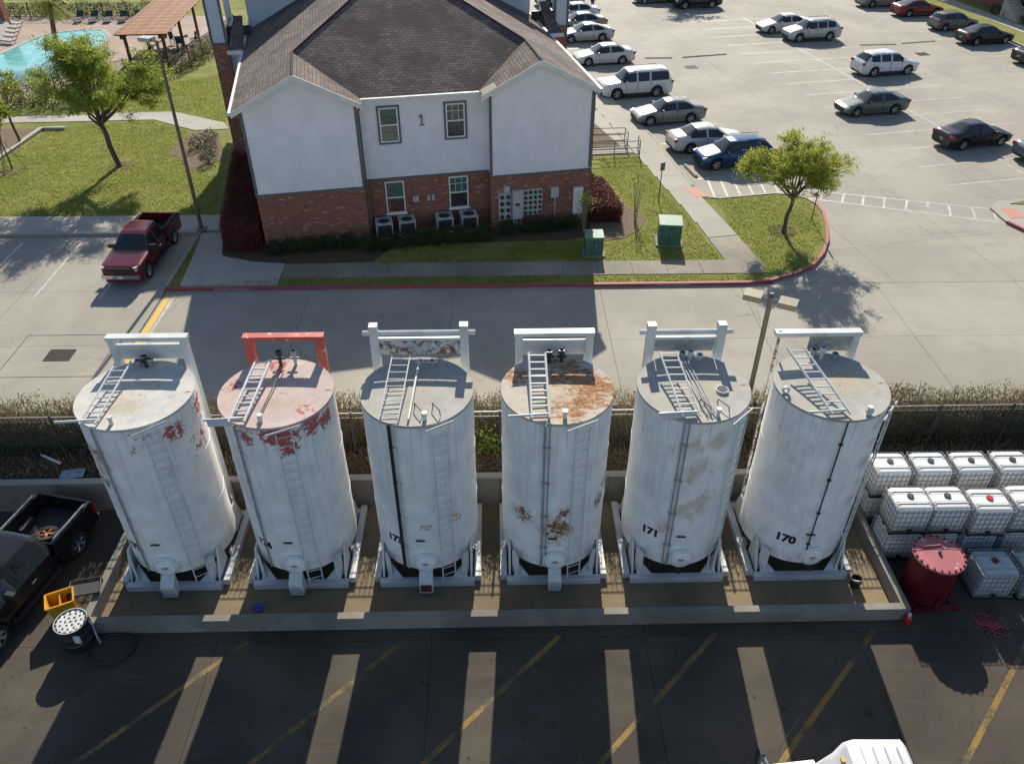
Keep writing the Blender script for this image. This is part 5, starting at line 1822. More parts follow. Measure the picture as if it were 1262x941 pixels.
def make_car(kind, col, x, y, head, label, cat='car', group='parked cars', plate=True, scale=1.0, glass='glass', roofrails=False, parts=True):
    K = KINDS[kind]
    ms = car_meshes(kind)
    t = thing('parked_car', label, cat, (x, y, 0.003), R(head), group)
    t.scale = (scale,) * 3
    L, hw = K['L'], K['Wd'] / 2
    link('body', ms['body'].copy(), col, t)
    for k, me in ms.items():
        if k == 'body':
            continue
        nm = k if not k.startswith('side') else 'side_window'
        link(nm, me.copy(), glass if nm == 'windshield' else 'glass', t)
    B().bb((-L * .46, -hw * .8, .18), (L * .46, hw * .8, .56)).build('underbody', 'under', t)
    for wx in K['wheelbase']:
        for s in (1, -1):
            put_wheel(t, L / 2 - wx * L, s * (hw - .125), K['r'], s)
    zh = interp(K['belt'], .04)
    zt = interp(K['belt'], .96)
    for s in (1, -1):
        B().box((L / 2 - .18, s * hw * .70, zh - .06), (.30, .34, .13), s * -.38, 0, .2).build('headlight', 'headlamp', t)
        B().box((-L / 2 + .11, s * hw * .78, zt - .09), (.20, .32, .17), s * .28).build('taillight', 'tail_red', t)
        B().box((L / 2 - (K['cowl'] + .075) * L, s * (hw + .07), interp(K['belt'], K['cowl'] + .06) + .07), (.11, .2, .13)).build('mirror', col, t)
        if parts:
            for dx in (.50, .70):
                B().box((L / 2 - dx * L, s * (hw * .985), interp(K['belt'], dx) - .12), (.17, .03, .028)).build('door_handle', col, t)
    for s in (1, -1):
        for dx in [K['side'][0] + .045] + list(K['pil'])[:1] + [K['pil'][0] + .19]:
            if abs(dx - K['wheelbase'][1]) * L > K['r'] + .02:
                B().box((L / 2 - dx * L, s * (hw * .982), (.34 + interp(K['belt'], dx)) / 2), (.012, .045, interp(K['belt'], dx) - .36)).build('door_seam', 'under', t)
        x0, x1 = L / 2 - (K['wheelbase'][0] * L + K['r'] + .08), L / 2 - (K['wheelbase'][1] * L - K['r'] - .08)
        B().bb((x0, s * hw * .9, .2), (x1, s * hw * .965, .31 if 'suv' not in kind else .40)).build('side_sill', 'black_plastic' if 'suv' in kind else col, t)
    B().box((L / 2 - .035, 0, .42), (.1, hw * 1.25, .17)).build('grille', 'black_plastic', t)
    B().box((L / 2 - .02, 0, .30), (.1, hw * 1.1, .08)).build('front_bumper', 'black_plastic', t)
    B().box((-L / 2 + .03, 0, .34), (.11, hw * 1.2, .12)).build('rear_bumper', 'black_plastic', t)
    if plate:
        B().box((-L / 2 + .02, 0, .62), (.04, .32, .16)).build('licence_plate', 'plate', t)
    if roofrails:
        for s in (1, -1):
            z = K['top'][5][1]
            B().tube([(L / 2 - .44 * L, s * hw * .6, z - .03), (L / 2 - .47 * L, s * hw * .6, z + .03), (L / 2 - .82 * L, s * hw * .6, z + .02), (L / 2 - .85 * L, s * hw * .6, z - .04)], .02, 6).build('roof_rail', 'black_plastic', t)
    return t

A = 10.5
CARS = [
 ('bigsuv', 'car_white', 10.06, 58.79, A + 180, 'large white SUV with dark windows parked at the walk beside the building', True, 'suv'),
 ('sedan', 'car_pearl', 8.75, 66.85, A + 180, 'white sedan between the large white SUV and the grey coupe', False, 'car'),
 ('coupe', 'car_silver', 7.9, 73.7, A + 180, 'silver grey coupe partly hidden by the brick pillar', False, 'car'),
 ('sedan', 'car_grey', 7.75, 77.4, A + 180, 'dark grey sedan with red taillight behind the silver coupe', False, 'car'),
 ('sedan', 'car_white', 7.5, 81.3, A + 180, 'white sedan of which only the roof shows behind the dark grey sedan', False, 'car'),
 ('suv', 'car_white', 6.6, 87.3, A + 180, 'white vehicle next to the standing person at the top edge', False, 'car'),
 ('sedan', 'car_grey', 11.5, 53.25, A + 180, 'grey sedan parked between large white SUV and white sedan', False, 'car'),
 ('sedan', 'car_pearl', 13.0, 48.35, A, 'white sedan parked nose out beside the blue SUV', False, 'car'),
 ('suv', 'car_blue', 14.1, 45.75, A + 180, 'bright blue SUV parked beside the hatched bay and the young tree', True, 'suv'),
 ('suv', 'car_navy', 20.1, 86.0, A + 180, 'black SUV in the tree shade at the top of the lot', False, 'suv'),
 ('sedan', 'car_taupe', 16.5, 88.3, A + 180, 'dark sedan at the top edge left of the black SUV', False, 'car'),
 ('sedan', 'car_pearl', 26.0, 76.4, A + 180, 'white sedan half hidden behind the silver SUV', False, 'car'),
 ('suv', 'car_silver', 27.6, 73.6, A + 180, 'silver SUV with roof rails in the middle of the lot', True, 'suv'),
 ('suv', 'car_white', 30.1, 63.6, A, 'white SUV with black rear window parked nose right in mid lot', False, 'suv'),
 ('sedan', 'car_grey_green', 25.7, 54.7, A + 180, 'greenish grey sedan alone in the middle parking rows', False, 'car'),
 ('sedan', 'car_black', 29.75, 48.6, A + 4, 'black sedan seen from behind near the right side crosswalk', False, 'car'),
 ('coupe', 'car_red', 40.6, 82.25, A, 'dark red sedan at the far right lawn edge', False, 'car'),
 ('hatch', 'car_taupe', 41.6, 76.9, A, 'taupe hatchback between the red and the black sedan at the lawn', False, 'car'),
 ('sedan', 'car_black', 42.2, 72.2, A, 'black sedan at the far lawn, nearest to the walk corner', False, 'car'),
 ('sedan', 'car_black', 44.0, 66.2, A, 'black car cut off by the right picture edge near the far lawn', False, 'car'),
 ('sedan', 'car_grey', 38.6, 86.2, A, 'dark grey car at the top edge left of the red sedan', False, 'car'),
 ('sedan', 'car_grey', 33.6, 46.2, A, 'grey car of which only the red taillight corner shows at the right edge', False, 'car'),
]
for kind, col, x, y, h, lb, rr_, cat in CARS:
    make_car(kind, col, x, y, h, lb, cat, 'cars in the parking lot', roofrails=rr_, glass='glass_green', scale=.94 if col == 'car_blue' else 1.0)

# ------------------------------------------------------------------ black pickup in the yard
def pickup(label, loc, head, col, railm, sc=1.0, group=None):
    t = thing('pickup_truck', label, 'pickup truck', loc, head, group)
    t.scale = (sc,) * 3
    # local +x is the nose, tail at x=-2.75
    hw = .98
    K = dict(L=3.75, Wd=1.96, wheelbase=(.27, 3.0), r=.4,
        top=[(0, 1.02), (.02, 1.1), (.36, 1.22), (.40, 1.25), (.56, 1.78), (.64, 1.86), (.92, 1.86), (.975, 1.8), (1, 1.2)],
        belt=[(0, .95), (.02, 1.03), (.38, 1.16), (.6, 1.18), (1, 1.16)], cowl=.39, rf=.575, rr=.94, rd=.998, side=(.44, .955), pil=(.72,))
    KINDS['pickup'] = K
    ms = {k: m.copy() for k, m in car_meshes('pickup').items()}
    off = 1.0
    for k, me in ms.items():
        nm = 'cab' if k == 'body' else (k if not k.startswith('side') else 'side_window')
        o = link(nm, me, col if k == 'body' else 'glass', t, loc=(off, 0, 0))
    # bed
    x0, x1 = -2.72, -.90
    for s in (-1, 1):
        b = B()
        b.bb((x0, s * (hw - .13), .95), (x1, s * hw, 1.30))
        # side panel split round the wheel arch
        wxc, ra = -1.72, .47
        n = 16
        for k in range(n):
            xa, xb = x0 + (x1 - x0) * k / n, x0 + (x1 - x0) * (k + 1) / n
            xm = (xa + xb) / 2
            zb = .5
            if abs(xm - wxc) < ra:
                zb = .4 + math.sqrt(ra * ra - (xm - wxc) ** 2)
            b.bb((xa, s * (hw - .05), zb), (xb, s * (hw - .004), .95))
        b.build('bed_side', col, t)
    B().bb((x0 + .04, -hw + .13, .72), (x1, hw - .13, .76)).build('bed_floor', 'black_plastic', t)
    B().bb((x1 - .05, -hw + .13, .76), (x1, hw - .13, 1.28)).build('bed_front', col, t)
    tg = B().bb((x0 - .05, -hw + .02, .62), (x0 + .03, hw - .02, 1.28)).build('tailgate', col, t)
    B().bb((x0 - .065, -.2, 1.0), (x0 - .052, .2, 1.1)).build('tailgate_handle', 'black_plastic', tg)
    for s in (-1, 1):
        B().bb((x0 + .08, s * (hw - .12), 1.302), (x1 - .05, s * (hw - .02), 1.33)).build('bed_rail_cap', 'black_plastic', t)
    for s in (-1, 1):
        B().cyl((x0 + .25, s * (hw - .07), 1.40), (x1 - .1, s * (hw - .07), 1.40), .03, 8).build('bed_rail', railm, t)
        B().bb((x0 - .045, s * (hw - .14), .82), (x0 + .06, s * (hw + .006), 1.24)).build('taillight', 'tail_red', t)
        B().bb((-1.99, s * (hw - .13), .76), (-1.4, s * (hw - .34), .98)).build('wheel_tub', 'black_plastic', t)
        B().cyl((.1, s * (hw + .02), .92), (.3, s * (hw + .02), .92), .02, 6).build('door_handle', 'chrome', t)
        B().box((1.0, s * (hw + .04), 1.27), (.14, .3, .2)).build('mirror', 'black_plastic', t)
        B().bb((-.7, s * hw, .42), (1.3, s * (hw + .12), .48)).build('running_board', 'black_plastic', t)
        B().box((2.72, s * .68, .98), (.2, .36, .2), s * -.3).build('headlight', 'headlamp', t)
    B().bb((x0 - .18, -hw + .05, .5), (x0 - .04, hw - .05, .62)).build('rear_bumper', 'chrome', t)
    B().bb((2.78, -hw + .1, .5), (2.95, hw - .1, .7)).build('front_bumper', 'chrome', t)
    B().bb((-2.5, -.7, .35), (2.5, .7, .7)).build('chassis', 'under', t)
    for wx in (-1.72, 1.85):
        for s in (1, -1):
            put_wheel(t, wx, s * (hw - .13), .4, s)
    B().box((2.82, 0, .93), (.12, 1.1, .24)).build('grille', 'black_plastic', t)
    B().box((2.965, 0, .6), (.02, .3, .15)).build('licence_plate', 'plate', t)
    for s in (1, -1):
        for dx in (1.25, .28, -.62):
            B().box((dx, s * (hw * .982), .78), (.012, .05, .72)).build('door_seam', 'under', t)
    return t
pk = pickup('black pickup truck with empty bed and spare wheel at the left edge', (-14.55, 15.9, YZ), math.atan2(-1, -.235), 'car_black', 'chrome')
pickup('dark red pickup truck parked in the left bay facing the tanks', (-16.75, 34.55, .003), R(-92), 'car_dark_red', 'black_plastic', .94)
hd = pk.rotation_euler.z
def in_pickup(x, y, z):
    c, s = math.cos(hd), math.sin(hd)
    return (pk.location.x + c * x - s * y, pk.location.y + s * x + c * y, YZ + z)
ty, rm, bd = wheel_meshes(.36)
sw_ = thing('spare_wheel', 'loose tyre with rusty orange rim lying in the pickup bed', 'wheel', in_pickup(-1.45, .2, .92))
o = link('tyre', ty, 'tyre', sw_)
o.rotation_euler.x = R(90 - 8)
o2 = link('rim', rm, 'rust_wheel', sw_)
o2.rotation_euler.x = R(90 - 8)

# ------------------------------------------------------------------ white lorry tractor at the bottom edge (nose to the left)
t = thing('lorry_tractor', 'white lorry cab roof cut off by the bottom edge of the picture', 'lorry', (6.9, 7.45, YZ))
def shell(b, stations, n=None):
    """stations: list of closed loops with equal point counts"""
    k = len(stations[0])
    vs = [p for st in stations for p in st]
    fs = []
    for i in range(len(stations) - 1):
        for j in range(k):
            fs.append((i * k + j, i * k + (j + 1) % k, (i + 1) * k + (j + 1) % k, (i + 1) * k + j))
    fs += [tuple(range(k))[::-1], tuple(range((len(stations) - 1) * k, len(stations) * k))]
    return b.add(vs, fs)
def sect(x, hw, z0, z1, r=.16):
    return [(x, -hw, z0), (x, hw, z0), (x, hw, z1 - r), (x, hw - r * .3, z1 - r * .3), (x, hw - r, z1), (x, -hw + r, z1), (x, -hw + r * .3, z1 - r * .3), (x, -hw, z1 - r)]
b = B()
shell(b, [sect(-1.42, 1.05, 1.0, 2.0), sect(-1.34, 1.12, .9, 2.85), sect(-1.2, 1.17, .9, 3.05), sect(-.45, 1.2, .9, 3.12), sect(-.35, 1.2, .9, 3.14)])
b.build('cab', 'car_white', t, smooth=True)
b = B()
shell(b, [sect(-.5, 1.0, 3.05, 3.10, .05), sect(-.05, 1.1, 3.05, 3.62), sect(.12, 1.18, .9, 3.86), sect(.3, 1.2, .9, 3.92), sect(1.28, 1.2, .9, 3.88), sect(1.36, 1.17, .95, 3.8)])
b.build('sleeper', 'car_white', t, smooth=True)
b = B()
shell(b, [sect(-3.3, .85, .8, 1.5), sect(-3.1, 1.0, .7, 1.75), sect(-1.42, 1.05, .8, 2.02)])
b.build('hood', 'car_white', t, smooth=True)
B().quad((-1.45, -.95, 2.08), (-1.45, .95, 2.08), (-1.37, .9, 2.78), (-1.37, -.9, 2.78)).build('windshield', 'glass', t)
b = B().tube([(-1.2, 1.15, 2.3), (-1.25, 1.5, 2.45)], .02).tube([(-1.2, 1.15, 2.75), (-1.25, 1.5, 2.7)], .02)
mo = b.build('mirror_arm', 'chrome', t)
B().box((-1.27, 1.55, 2.55), (.12, .2, .48)).build('mirror', 'black_plastic', mo)
B().tube([(-1.0, 1.2, 2.6), (-.98, 1.42, 3.1), (-.7, 1.62, 3.9)], .008, 5).build('antenna', 'dark_metal', t)
b = B().tube([(-2.75, .98, 1.6), (-2.6, 1.25, 2.15)], .014).tube([(-2.4, .98, 1.7), (-2.6, 1.25, 2.15)], .014)
ho = b.build('hood_mirror_arm', 'chrome', t)
B().box((-2.6, 1.27, 2.17), (.08, .16, .12)).build('hood_mirror', 'black_plastic', ho)
B().bb((-3.2, -.45, .55), (4.5, .45, .95)).build('chassis', 'under', t)
for k in range(4):
    B().bb((.35 + .25 * k, -.95, 3.885), (.38 + .25 * k, .95, 3.935)).build('roof_rib', 'car_white', t)
B().box((-.75, 0, 3.13), (.35, .5, .05)).build('roof_vent', 'meter_grey', t)
for k in range(5):
    B().box((.02, -.8 + .4 * k, 3.72), (.12, .09, .06)).build('clearance_lamp', 'line_yellow', t)
B().bb((-.36, -1.19, 1.2), (-.34, 1.205, 2.9)).build('panel_seam', 'under', t)
B().box((-1.1, .85, 3.09), (.16, .1, .06)).build('roof_marker', 'line_yellow', t)
for wx in (-2.6, 2.6, 3.9):
    for s in (1, -1):
        put_wheel(t, wx, s * 1.0, .5, s)
# ------------------------------------------------------------------ vegetation
def limb(b, p, q, r0, r1, wob=.06, n=4):
    p, q = Vector(p), Vector(q)
    L = (q - p).length
    pts = [p]
    for k in range(1, n):
        pts.append(p + (q - p) * (k / n) + Vector((random.gauss(0, wob * L / 2), random.gauss(0, wob * L / 2), random.gauss(0, wob * L / 3))))
    pts.append(q)
    for k in range(n):
        b.cyl(pts[k], pts[k + 1], r0 + (r1 - r0) * k / n, 7, r0 + (r1 - r0) * (k + 1) / n)
    return pts

def make_tree(x, y, label, trunk_r, fork_z, crown, leaf, nleaf, size, seed, lean=(0, 0), nbr=12, group='trees', flat=1.0, cl_sd=.42):
    """crown = (cx, cy, cz, rx, ry, rz) relative to the base"""
    random.seed(seed)
    r_ = np.random.default_rng(seed)
    t = thing('tree', label, 'tree', (x, y, .1), 0, group)
    b = B()
    b2 = B()
    fork = Vector((lean[0], lean[1], fork_z))
    limb(b, (0, 0, -.1), fork, trunk_r, trunk_r * .75, .03)
    b.cyl((0, 0, -.1), (0, 0, .12), trunk_r * 1.6, 8, trunk_r)
    cx, cy, cz, rx, ry, rz = crown
    tips = []
    mains = []
    for k in range(nbr):
        a = 2 * PI * k / nbr + random.uniform(-.4, .4)
        el = random.uniform(-.55, 1.35)
        rad = random.uniform(.55, .92)
        q = Vector((cx + rx * rad * math.cos(a) * math.cos(el), cy + ry * rad * math.sin(a) * math.cos(el), cz + rz * rad * math.sin(el)))
        mid = fork + (q - fork) * .5 + Vector((0, 0, .12 * rz))
        pts = limb(b, fork + Vector((0, 0, random.uniform(-.3, .25))), mid, trunk_r * .45, trunk_r * .22, .08, 3)
        limb(b, mid, q, trunk_r * .22, trunk_r * .06, .1, 3)
        tips += [q, mid + (q - mid) * .5, mid]
        for m_ in range(4):
            d = Vector((r_.normal(), r_.normal(), r_.normal() * .7)).normalized()
            q2 = mid + (q - mid) * random.uniform(.1, .9) + d * random.uniform(.35, .6) * min(rx, rz)
            # keep inside the crown
            e = Vector(((q2.x - cx) / rx, (q2.y - cy) / ry, (q2.z - cz) / rz))
            if e.length > 1:
                e.normalize()
                q2 = Vector((cx + e.x * rx * .97, cy + e.y * ry * .97, cz + e.z * rz * .97))
            limb(b, mid + (q - mid) * random.uniform(0, .6), q2, trunk_r * .12, trunk_r * .03, .1, 2)
            tips += [q2, (q2 + q) / 2]
    b.build('trunk', 'bark', t, smooth=True, ang=60)
    # twigs fanning out from the branch ends carry the leaves in loose sprays
    segs = []
    C_ = Vector((cx, cy, cz - rz * .7))
    for p in tips:
        out = (p - C_).normalized()
        m_ = random.choice((2, 3, 4, 5, 6))
        for k in range(m_):
            d = (out * .8 + Vector((r_.normal() * .6, r_.normal() * .6, r_.normal() * .35 + .1))).normalized()
            q = p + d * random.uniform(.35, 1.0) * cl_sd * 2.0
            segs.append((p, q))
            b2.cyl(p, q, .012, 4, .004)
    b2.build('twig', 'bark', t, kind='stuff')
    S0 = np.array([tuple(a_) for a_, _ in segs])
    S1 = np.array([tuple(c_) for _, c_ in segs])
    wts = r_.gamma(1.2, 1.0, len(S0)) + .15
    idx = r_.choice(len(S0), nleaf, p=wts / wts.sum())
    tt = r_.uniform(.05, 1.08, (nleaf, 1)) ** .8
    P = S0[idx] + (S1[idx] - S0[idx]) * tt + r_.normal(size=(nleaf, 3)) * np.array([.13, .13, .075]) * (cl_sd / .42)
    link('crown', quads_mesh('crown', leaf_quads(P, size, .2, .55)), leaf, t)
    return t

make_tree(-22.1, 45.8, 'large bright green oak tree on the left lawn in front of the pool', .17, 2.6, (-.1, .2, 5.0, 4.2, 3.4, 2.1), 'oak_leaf', 50000, .11, 11, (-.35, 0), 18, 'shade trees on the lawns', 1, .5)
make_tree(14.45, 36.55, 'young bright green tree on the kerbed island at the lot entrance', .11, 1.9, (.05, .1, 3.5, 2.85, 2.6, 1.4), 'oak_leaf_young', 38000, .09, 5, (.1, 0), 17, 'shade trees on the lawns', 1, .36)

# small staked tree at the left border
st = make_tree(-28.2, 45.4, 'small staked young tree at the left picture edge', .05, 1.6, (-.2, .3, 3.3, 1.3, 1.2, 1.6), 'oak_leaf', 2600, .14, 8, (0, 0), 7, 'shade trees on the lawns', 1, .3)
for k in range(3):
    a = 2 * PI * k / 3 + .4
    B().cyl((.75 * math.cos(a), .75 * math.sin(a), 0), (.12 * math.cos(a), .12 * math.sin(a), 1.7), .022, 6).build('stake', 'bark_grey', st)
make_tree(-29.6, 49.5, 'young tree in the gravel planter at the left edge', .09, 1.8, (-.3, .2, 3.2, 1.4, 1.4, 1.2), 'oak_leaf', 2200, .15, 18, (-.3, .4), 7, 'shade trees on the lawns', 1, .32)
# tree at the top of the lot whose shade lies over the black SUV
make_tree(19.2, 92.0, 'tree beyond the top edge shading the black SUV', .16, 2.4, (0, 0, 4.6, 3.0, 2.8, 1.9), 'oak_leaf', 5000, .2, 31, (0, 0), 10, 'shade trees on the lawns', 1, .45)

# bare multi-stem sapling with stakes
def bare(x, y, label, h, n, seed, leaves=0):
    random.seed(seed)
    t = thing('sapling', label, 'sapling', (x, y, .1), 0, 'young saplings near the building')
    b = B()
    ends = []
    for k in range(n):
        a = 2 * PI * k / n + random.uniform(-.4, .4)
        sp = random.uniform(.15, .4)
        m_ = Vector((sp * .5 * math.cos(a), sp * .5 * math.sin(a), h * .5))
        q = Vector((sp * math.cos(a), sp * math.sin(a), h * random.uniform(.8, 1)))
        limb(b, (0.03 * math.cos(a), .03 * math.sin(a), 0), m_, .022, .016, .03, 3)
        limb(b, m_, q, .016, .006, .05, 3)
        for j in range(5):
            s_ = m_ + (q - m_) * random.uniform(0, .9)
            e_ = s_ + Vector((random.gauss(0, .16), random.gauss(0, .16), random.uniform(.1, .35)))
            limb(b, s_, e_, .007, .003, .05, 2)
            ends.append(e_)
        ends.append(q)
    b.build('stem', 'bark_grey', t)
    if leaves:
        T = np.array([tuple(p) for p in ends])
        P = T[rng.integers(0, len(T), leaves)] + rng.normal(size=(leaves, 3)) * .16
        link('crown', quads_mesh('crown', leaf_quads(P, .09)), 'oak_leaf_young', t)
    return t
bare(7.15, 37.9, 'bare leafless sapling in the tan mulch bed beside the maroon hedge', 2.5, 5, 3)
bare(4.35, 36.5, 'multi-stemmed young shrub tree at the right building corner', 2.1, 5, 4, 420)

# hedges as real leaf masses
def hedge(name, label, boxes, mat, dens, size, cat='hedge', group=None, parent=None, core='maroon_leaf', loc=(0, 0, 0), rz=0, stalks=0):
    """boxes: (x0,x1,y0,y1,z0,z1)"""
    t = thing(name, label, cat, loc, rz, group)
    Q = []
    b = B()
    for x0, x1, y0, y1, z0, z1 in boxes:
        b.bb((x0 + .22, y0 + .22, z0), (x1 - .22, y1 - .22, z1 - .25))
        vol = (x1 - x0) * (y1 - y0) * (z1 - z0)
        n = int(dens * vol)
        P = rng.uniform((x0, y0, z0), (x1, y1, z1), size=(n, 3))
        # push towards the surface
        c = np.array([(x0 + x1) / 2, (y0 + y1) / 2, (z0 + z1) / 2])
        h = np.array([(x1 - x0) / 2, (y1 - y0) / 2, (z1 - z0) / 2])
        dd = (h - np.abs(P - c)).min(1)
        keep = dd < rng.exponential(.16, n) + .04
        P = P[keep]
        P[:, 2] += (np.sin(P[:, 0] * 2.3) * .05 + np.sin(P[:, 0] * 5.9 + 1) * .05 + rng.normal(0, .05, len(P))) * (P[:, 2] - z0) / (z1 - z0)
        P[:, 1] += np.sin(P[:, 0] * 3.1) * .06 + rng.normal(0, .05, len(P))
        Q.append(P)
    b.build('branches', core, t)
    P = np.concatenate(Q)
    link('foliage', quads_mesh('foliage', leaf_quads(P, size, .15)), mat, t)
    return t
# long dry hedge along the road: lit dry top over a greener body
x0 = -46
t = thing('hedge', 'long clipped brownish hedge behind the black fence along the road', 'hedge', (0, 0, 0))
n = 300000
P = np.column_stack([rng.uniform(-44, 44, n), rng.uniform(20.6, 21.85, n), rng.uniform(.1, 1.62, n)])
d = np.minimum(np.minimum(P[:, 1] - 20.6, 21.85 - P[:, 1]), 1.62 - P[:, 2])
P = P[d < rng.exponential(.10, n) + .05]
P[:, 2] += (np.sin(P[:, 0] * 1.9) * .05 + np.sin(P[:, 0] * 4.7 + 1) * .05 + rng.normal(0, .06, len(P))) * P[:, 2]
P[:, 1] += np.sin(P[:, 0] * 2.7) * .07 + rng.normal(0, .05, len(P))
dry = P[:, 2] + rng.normal(0, .16, len(P)) + .22 * np.sin(P[:, 0] * .8) > 1.25
link('dry_foliage', quads_mesh('dry_foliage', leaf_quads(P[dry], .075, .1)), 'hedge_leaf', t)
link('green_foliage', quads_mesh('green_foliage', leaf_quads(P[~dry], .085, .1)), 'hedge_leaf_green', t)
n = 26000
Q = np.column_stack([rng.uniform(-44, 44, n), rng.uniform(20.65, 21.85, n), rng.uniform(.9, 1.45, n)])
th = rng.uniform(0, 2 * PI, n)
ln = rng.normal(size=(n, 3)) * .3
ln[:, 2] = 1
tp = Q + ln * rng.uniform(.12, .42, n)[:, None] * (1 + .5 * np.sin(Q[:, 0:1] * 1.3) * np.sin(Q[:, 0:1] * .37))
w = np.column_stack([np.cos(th), np.sin(th), np.zeros(n)]) * .012
link('dry_twigs', quads_mesh('dry_twigs', np.stack([Q - w, Q + w, tp + w * .4, tp - w * .4], 1)), 'dry_stalk', t)
b = B()
for k in range(150):
    x = -44 + 88 * k / 150 + random.uniform(-.2, .2)
    yb = random.uniform(20.9, 21.5)
    for j in range(4):
        q = (x + random.gauss(0, .22), yb + random.gauss(0, .25), random.uniform(1.1, 1.55))
        b.cyl((x, yb, 0), q, .018, 5, .006)
b.build('branches', 'bark', t)
B().bb((-44, 20.95, 0), (44, 21.5, 1.2)).build('inner_twigs', 'bark', t)
# weeds and dry stalks on the soil bank
n = 5200
P = np.column_stack([rng.uniform(-32, 32, n), rng.uniform(19.5, 20.7, n), np.full(n, .08)])
th = rng.uniform(0, 2 * PI, n)
h = rng.uniform(.05, .34, n)[:, None] * (0.4 + (P[:, 1:2] - 19.5) / 1.2)
ln = rng.normal(size=(n, 3)) * .6
ln[:, 2] = 1
tip = P + ln * h
w = np.column_stack([np.cos(th), np.sin(th), np.zeros(n)]) * .014
V = np.stack([P - w, P + w, tip + w * .5, tip - w * .5], 1)
link('bank_weeds', quads_mesh('bank_weeds', V), 'dry_stalk', None, kind='stuff', label='dry weeds and fallen stalks on the soil bank', cat='weeds')
n = 4200
P = np.column_stack([rng.uniform(-32, 32, n), rng.uniform(19.45, 20.8, n), rng.uniform(.06, .16, n)])
link('bank_litter', quads_mesh('bank_litter', leaf_quads(P, .09, 1.2)), 'dry_stalk', None, kind='stuff', label='dead leaves scattered over the soil bank', cat='leaf litter')
# green tufts at the hedge foot
for k, (x, lb) in enumerate(((-.3, 'green weed clump at the hedge foot between tank 173 and the rusty one'), (-13.1, 'dry grass clump at the hedge foot left of the tanks'))):
    t = thing('weed_clump', lb, 'weed', (x, 20.4, .08))
    P = rng.normal(size=(420, 3)) * np.array([.32, .12, .28]) + np.array([0, 0, .45])
    link('leaves', quads_mesh('leaves', leaf_quads(P, .13)), 'oak_leaf' if k == 0 else 'dry_stalk', t)
    b = B()
    for j in range(8):
        b.cyl((random.gauss(0, .05), 0, 0), (random.gauss(0, .3), random.gauss(0, .1), random.uniform(.4, .9)), .008, 4)
    b.build('stem', 'bark', t)

# maroon hedges along both building sides
def L2(u, v):
    return W(u, v)
hedge('maroon_hedge', 'dark maroon hedge along the left side of the building', [(-18.05, -16.25, -.1, 9.5, 0, 1.45)], 'maroon_leaf', 5200, .085, 'hedge', None, loc=(OX, OY, .1), rz=ANG)
hedge('maroon_hedge', 'maroon hedge along the right side of the building in the sun', [(.15, 1.75, -.7, 3.0, 0, 1.05), (.15, 1.3, 3.0, 6.0, 0, 1.0)], 'maroon_leaf', 7500, .08, 'hedge', None, loc=(OX, OY, .1), rz=ANG)

def shrub(x, y, rx, ry, rz_, mat, n, size, label, cat='shrub', group=None, seed=1, stems=True):
    t = thing('shrub', label, cat, (x, y, .1), 0, group)
    r_ = np.random.default_rng(seed)
    d = r_.normal(size=(n, 3))
    d /= np.linalg.norm(d, axis=1)[:, None]
    rad = r_.uniform(.25, 1, n) ** .45
    lump = 1 + .16 * np.sin(d[:, 0] * 5 + seed) * np.sin(d[:, 1] * 5 + 2 * seed) + .1 * np.sin(d[:, 2] * 7)
    P = d * (rad * lump)[:, None] * np.array([rx, ry, rz_]) + np.array([0, 0, rz_ * .85])
    P[:, 2] = np.maximum(P[:, 2], .02)
    link('foliage', quads_mesh('foliage', leaf_quads(P, size, .2)), mat, t)
    random.seed(seed)
    b = B()
    for k in range(6):
        a = 2 * PI * k / 6
        b.cyl((0, 0, 0), (rx * .55 * math.cos(a), ry * .55 * math.sin(a), rz_ * 1.0), .02, 5, .008)
    b.build('stem', 'bark', t)
    return t
ordn = ['first', 'second', 'third', 'fourth', 'fifth', 'sixth', 'seventh', 'eighth', 'ninth', 'tenth', 'eleventh', 'twelfth']
for k, u in enumerate((-15.7, -14.9, -14.0, -13.1, -12.2)):
    x, y = W(u, -.62 + random.uniform(-.08, .08))
    shrub(x, y, .46, .4, .4, 'shrub_leaf', 900, .085, 'low dark green shrub, %s from the left under the left gable wall' % ordn[k], 'shrub', 'clipped shrubs along the facade', 40 + k)
for k, u in enumerate((-11.2, -10.4, -9.6, -8.8, -8.0, -7.2, -6.4, -5.6)):
    x, y = W(u, -1.15 + random.uniform(-.08, .08))
    shrub(x, y, .52, .45, .47, 'shrub_leaf', 1100, .085, 'dark clipped shrub, %s from the left in front of the condensers' % ordn[k], 'shrub', 'clipped shrubs along the facade', 60 + k)
for k, u in enumerate((-4.3, -3.3, -2.6, -1.9, -1.1)):
    x, y = W(u, -.85)
    shrub(x, y, .46, .4, .38, 'shrub_leaf', 900, .085, 'low dark shrub, %s from the left below the electricity meters' % ordn[k], 'shrub', 'clipped shrubs along the facade', 80 + k)
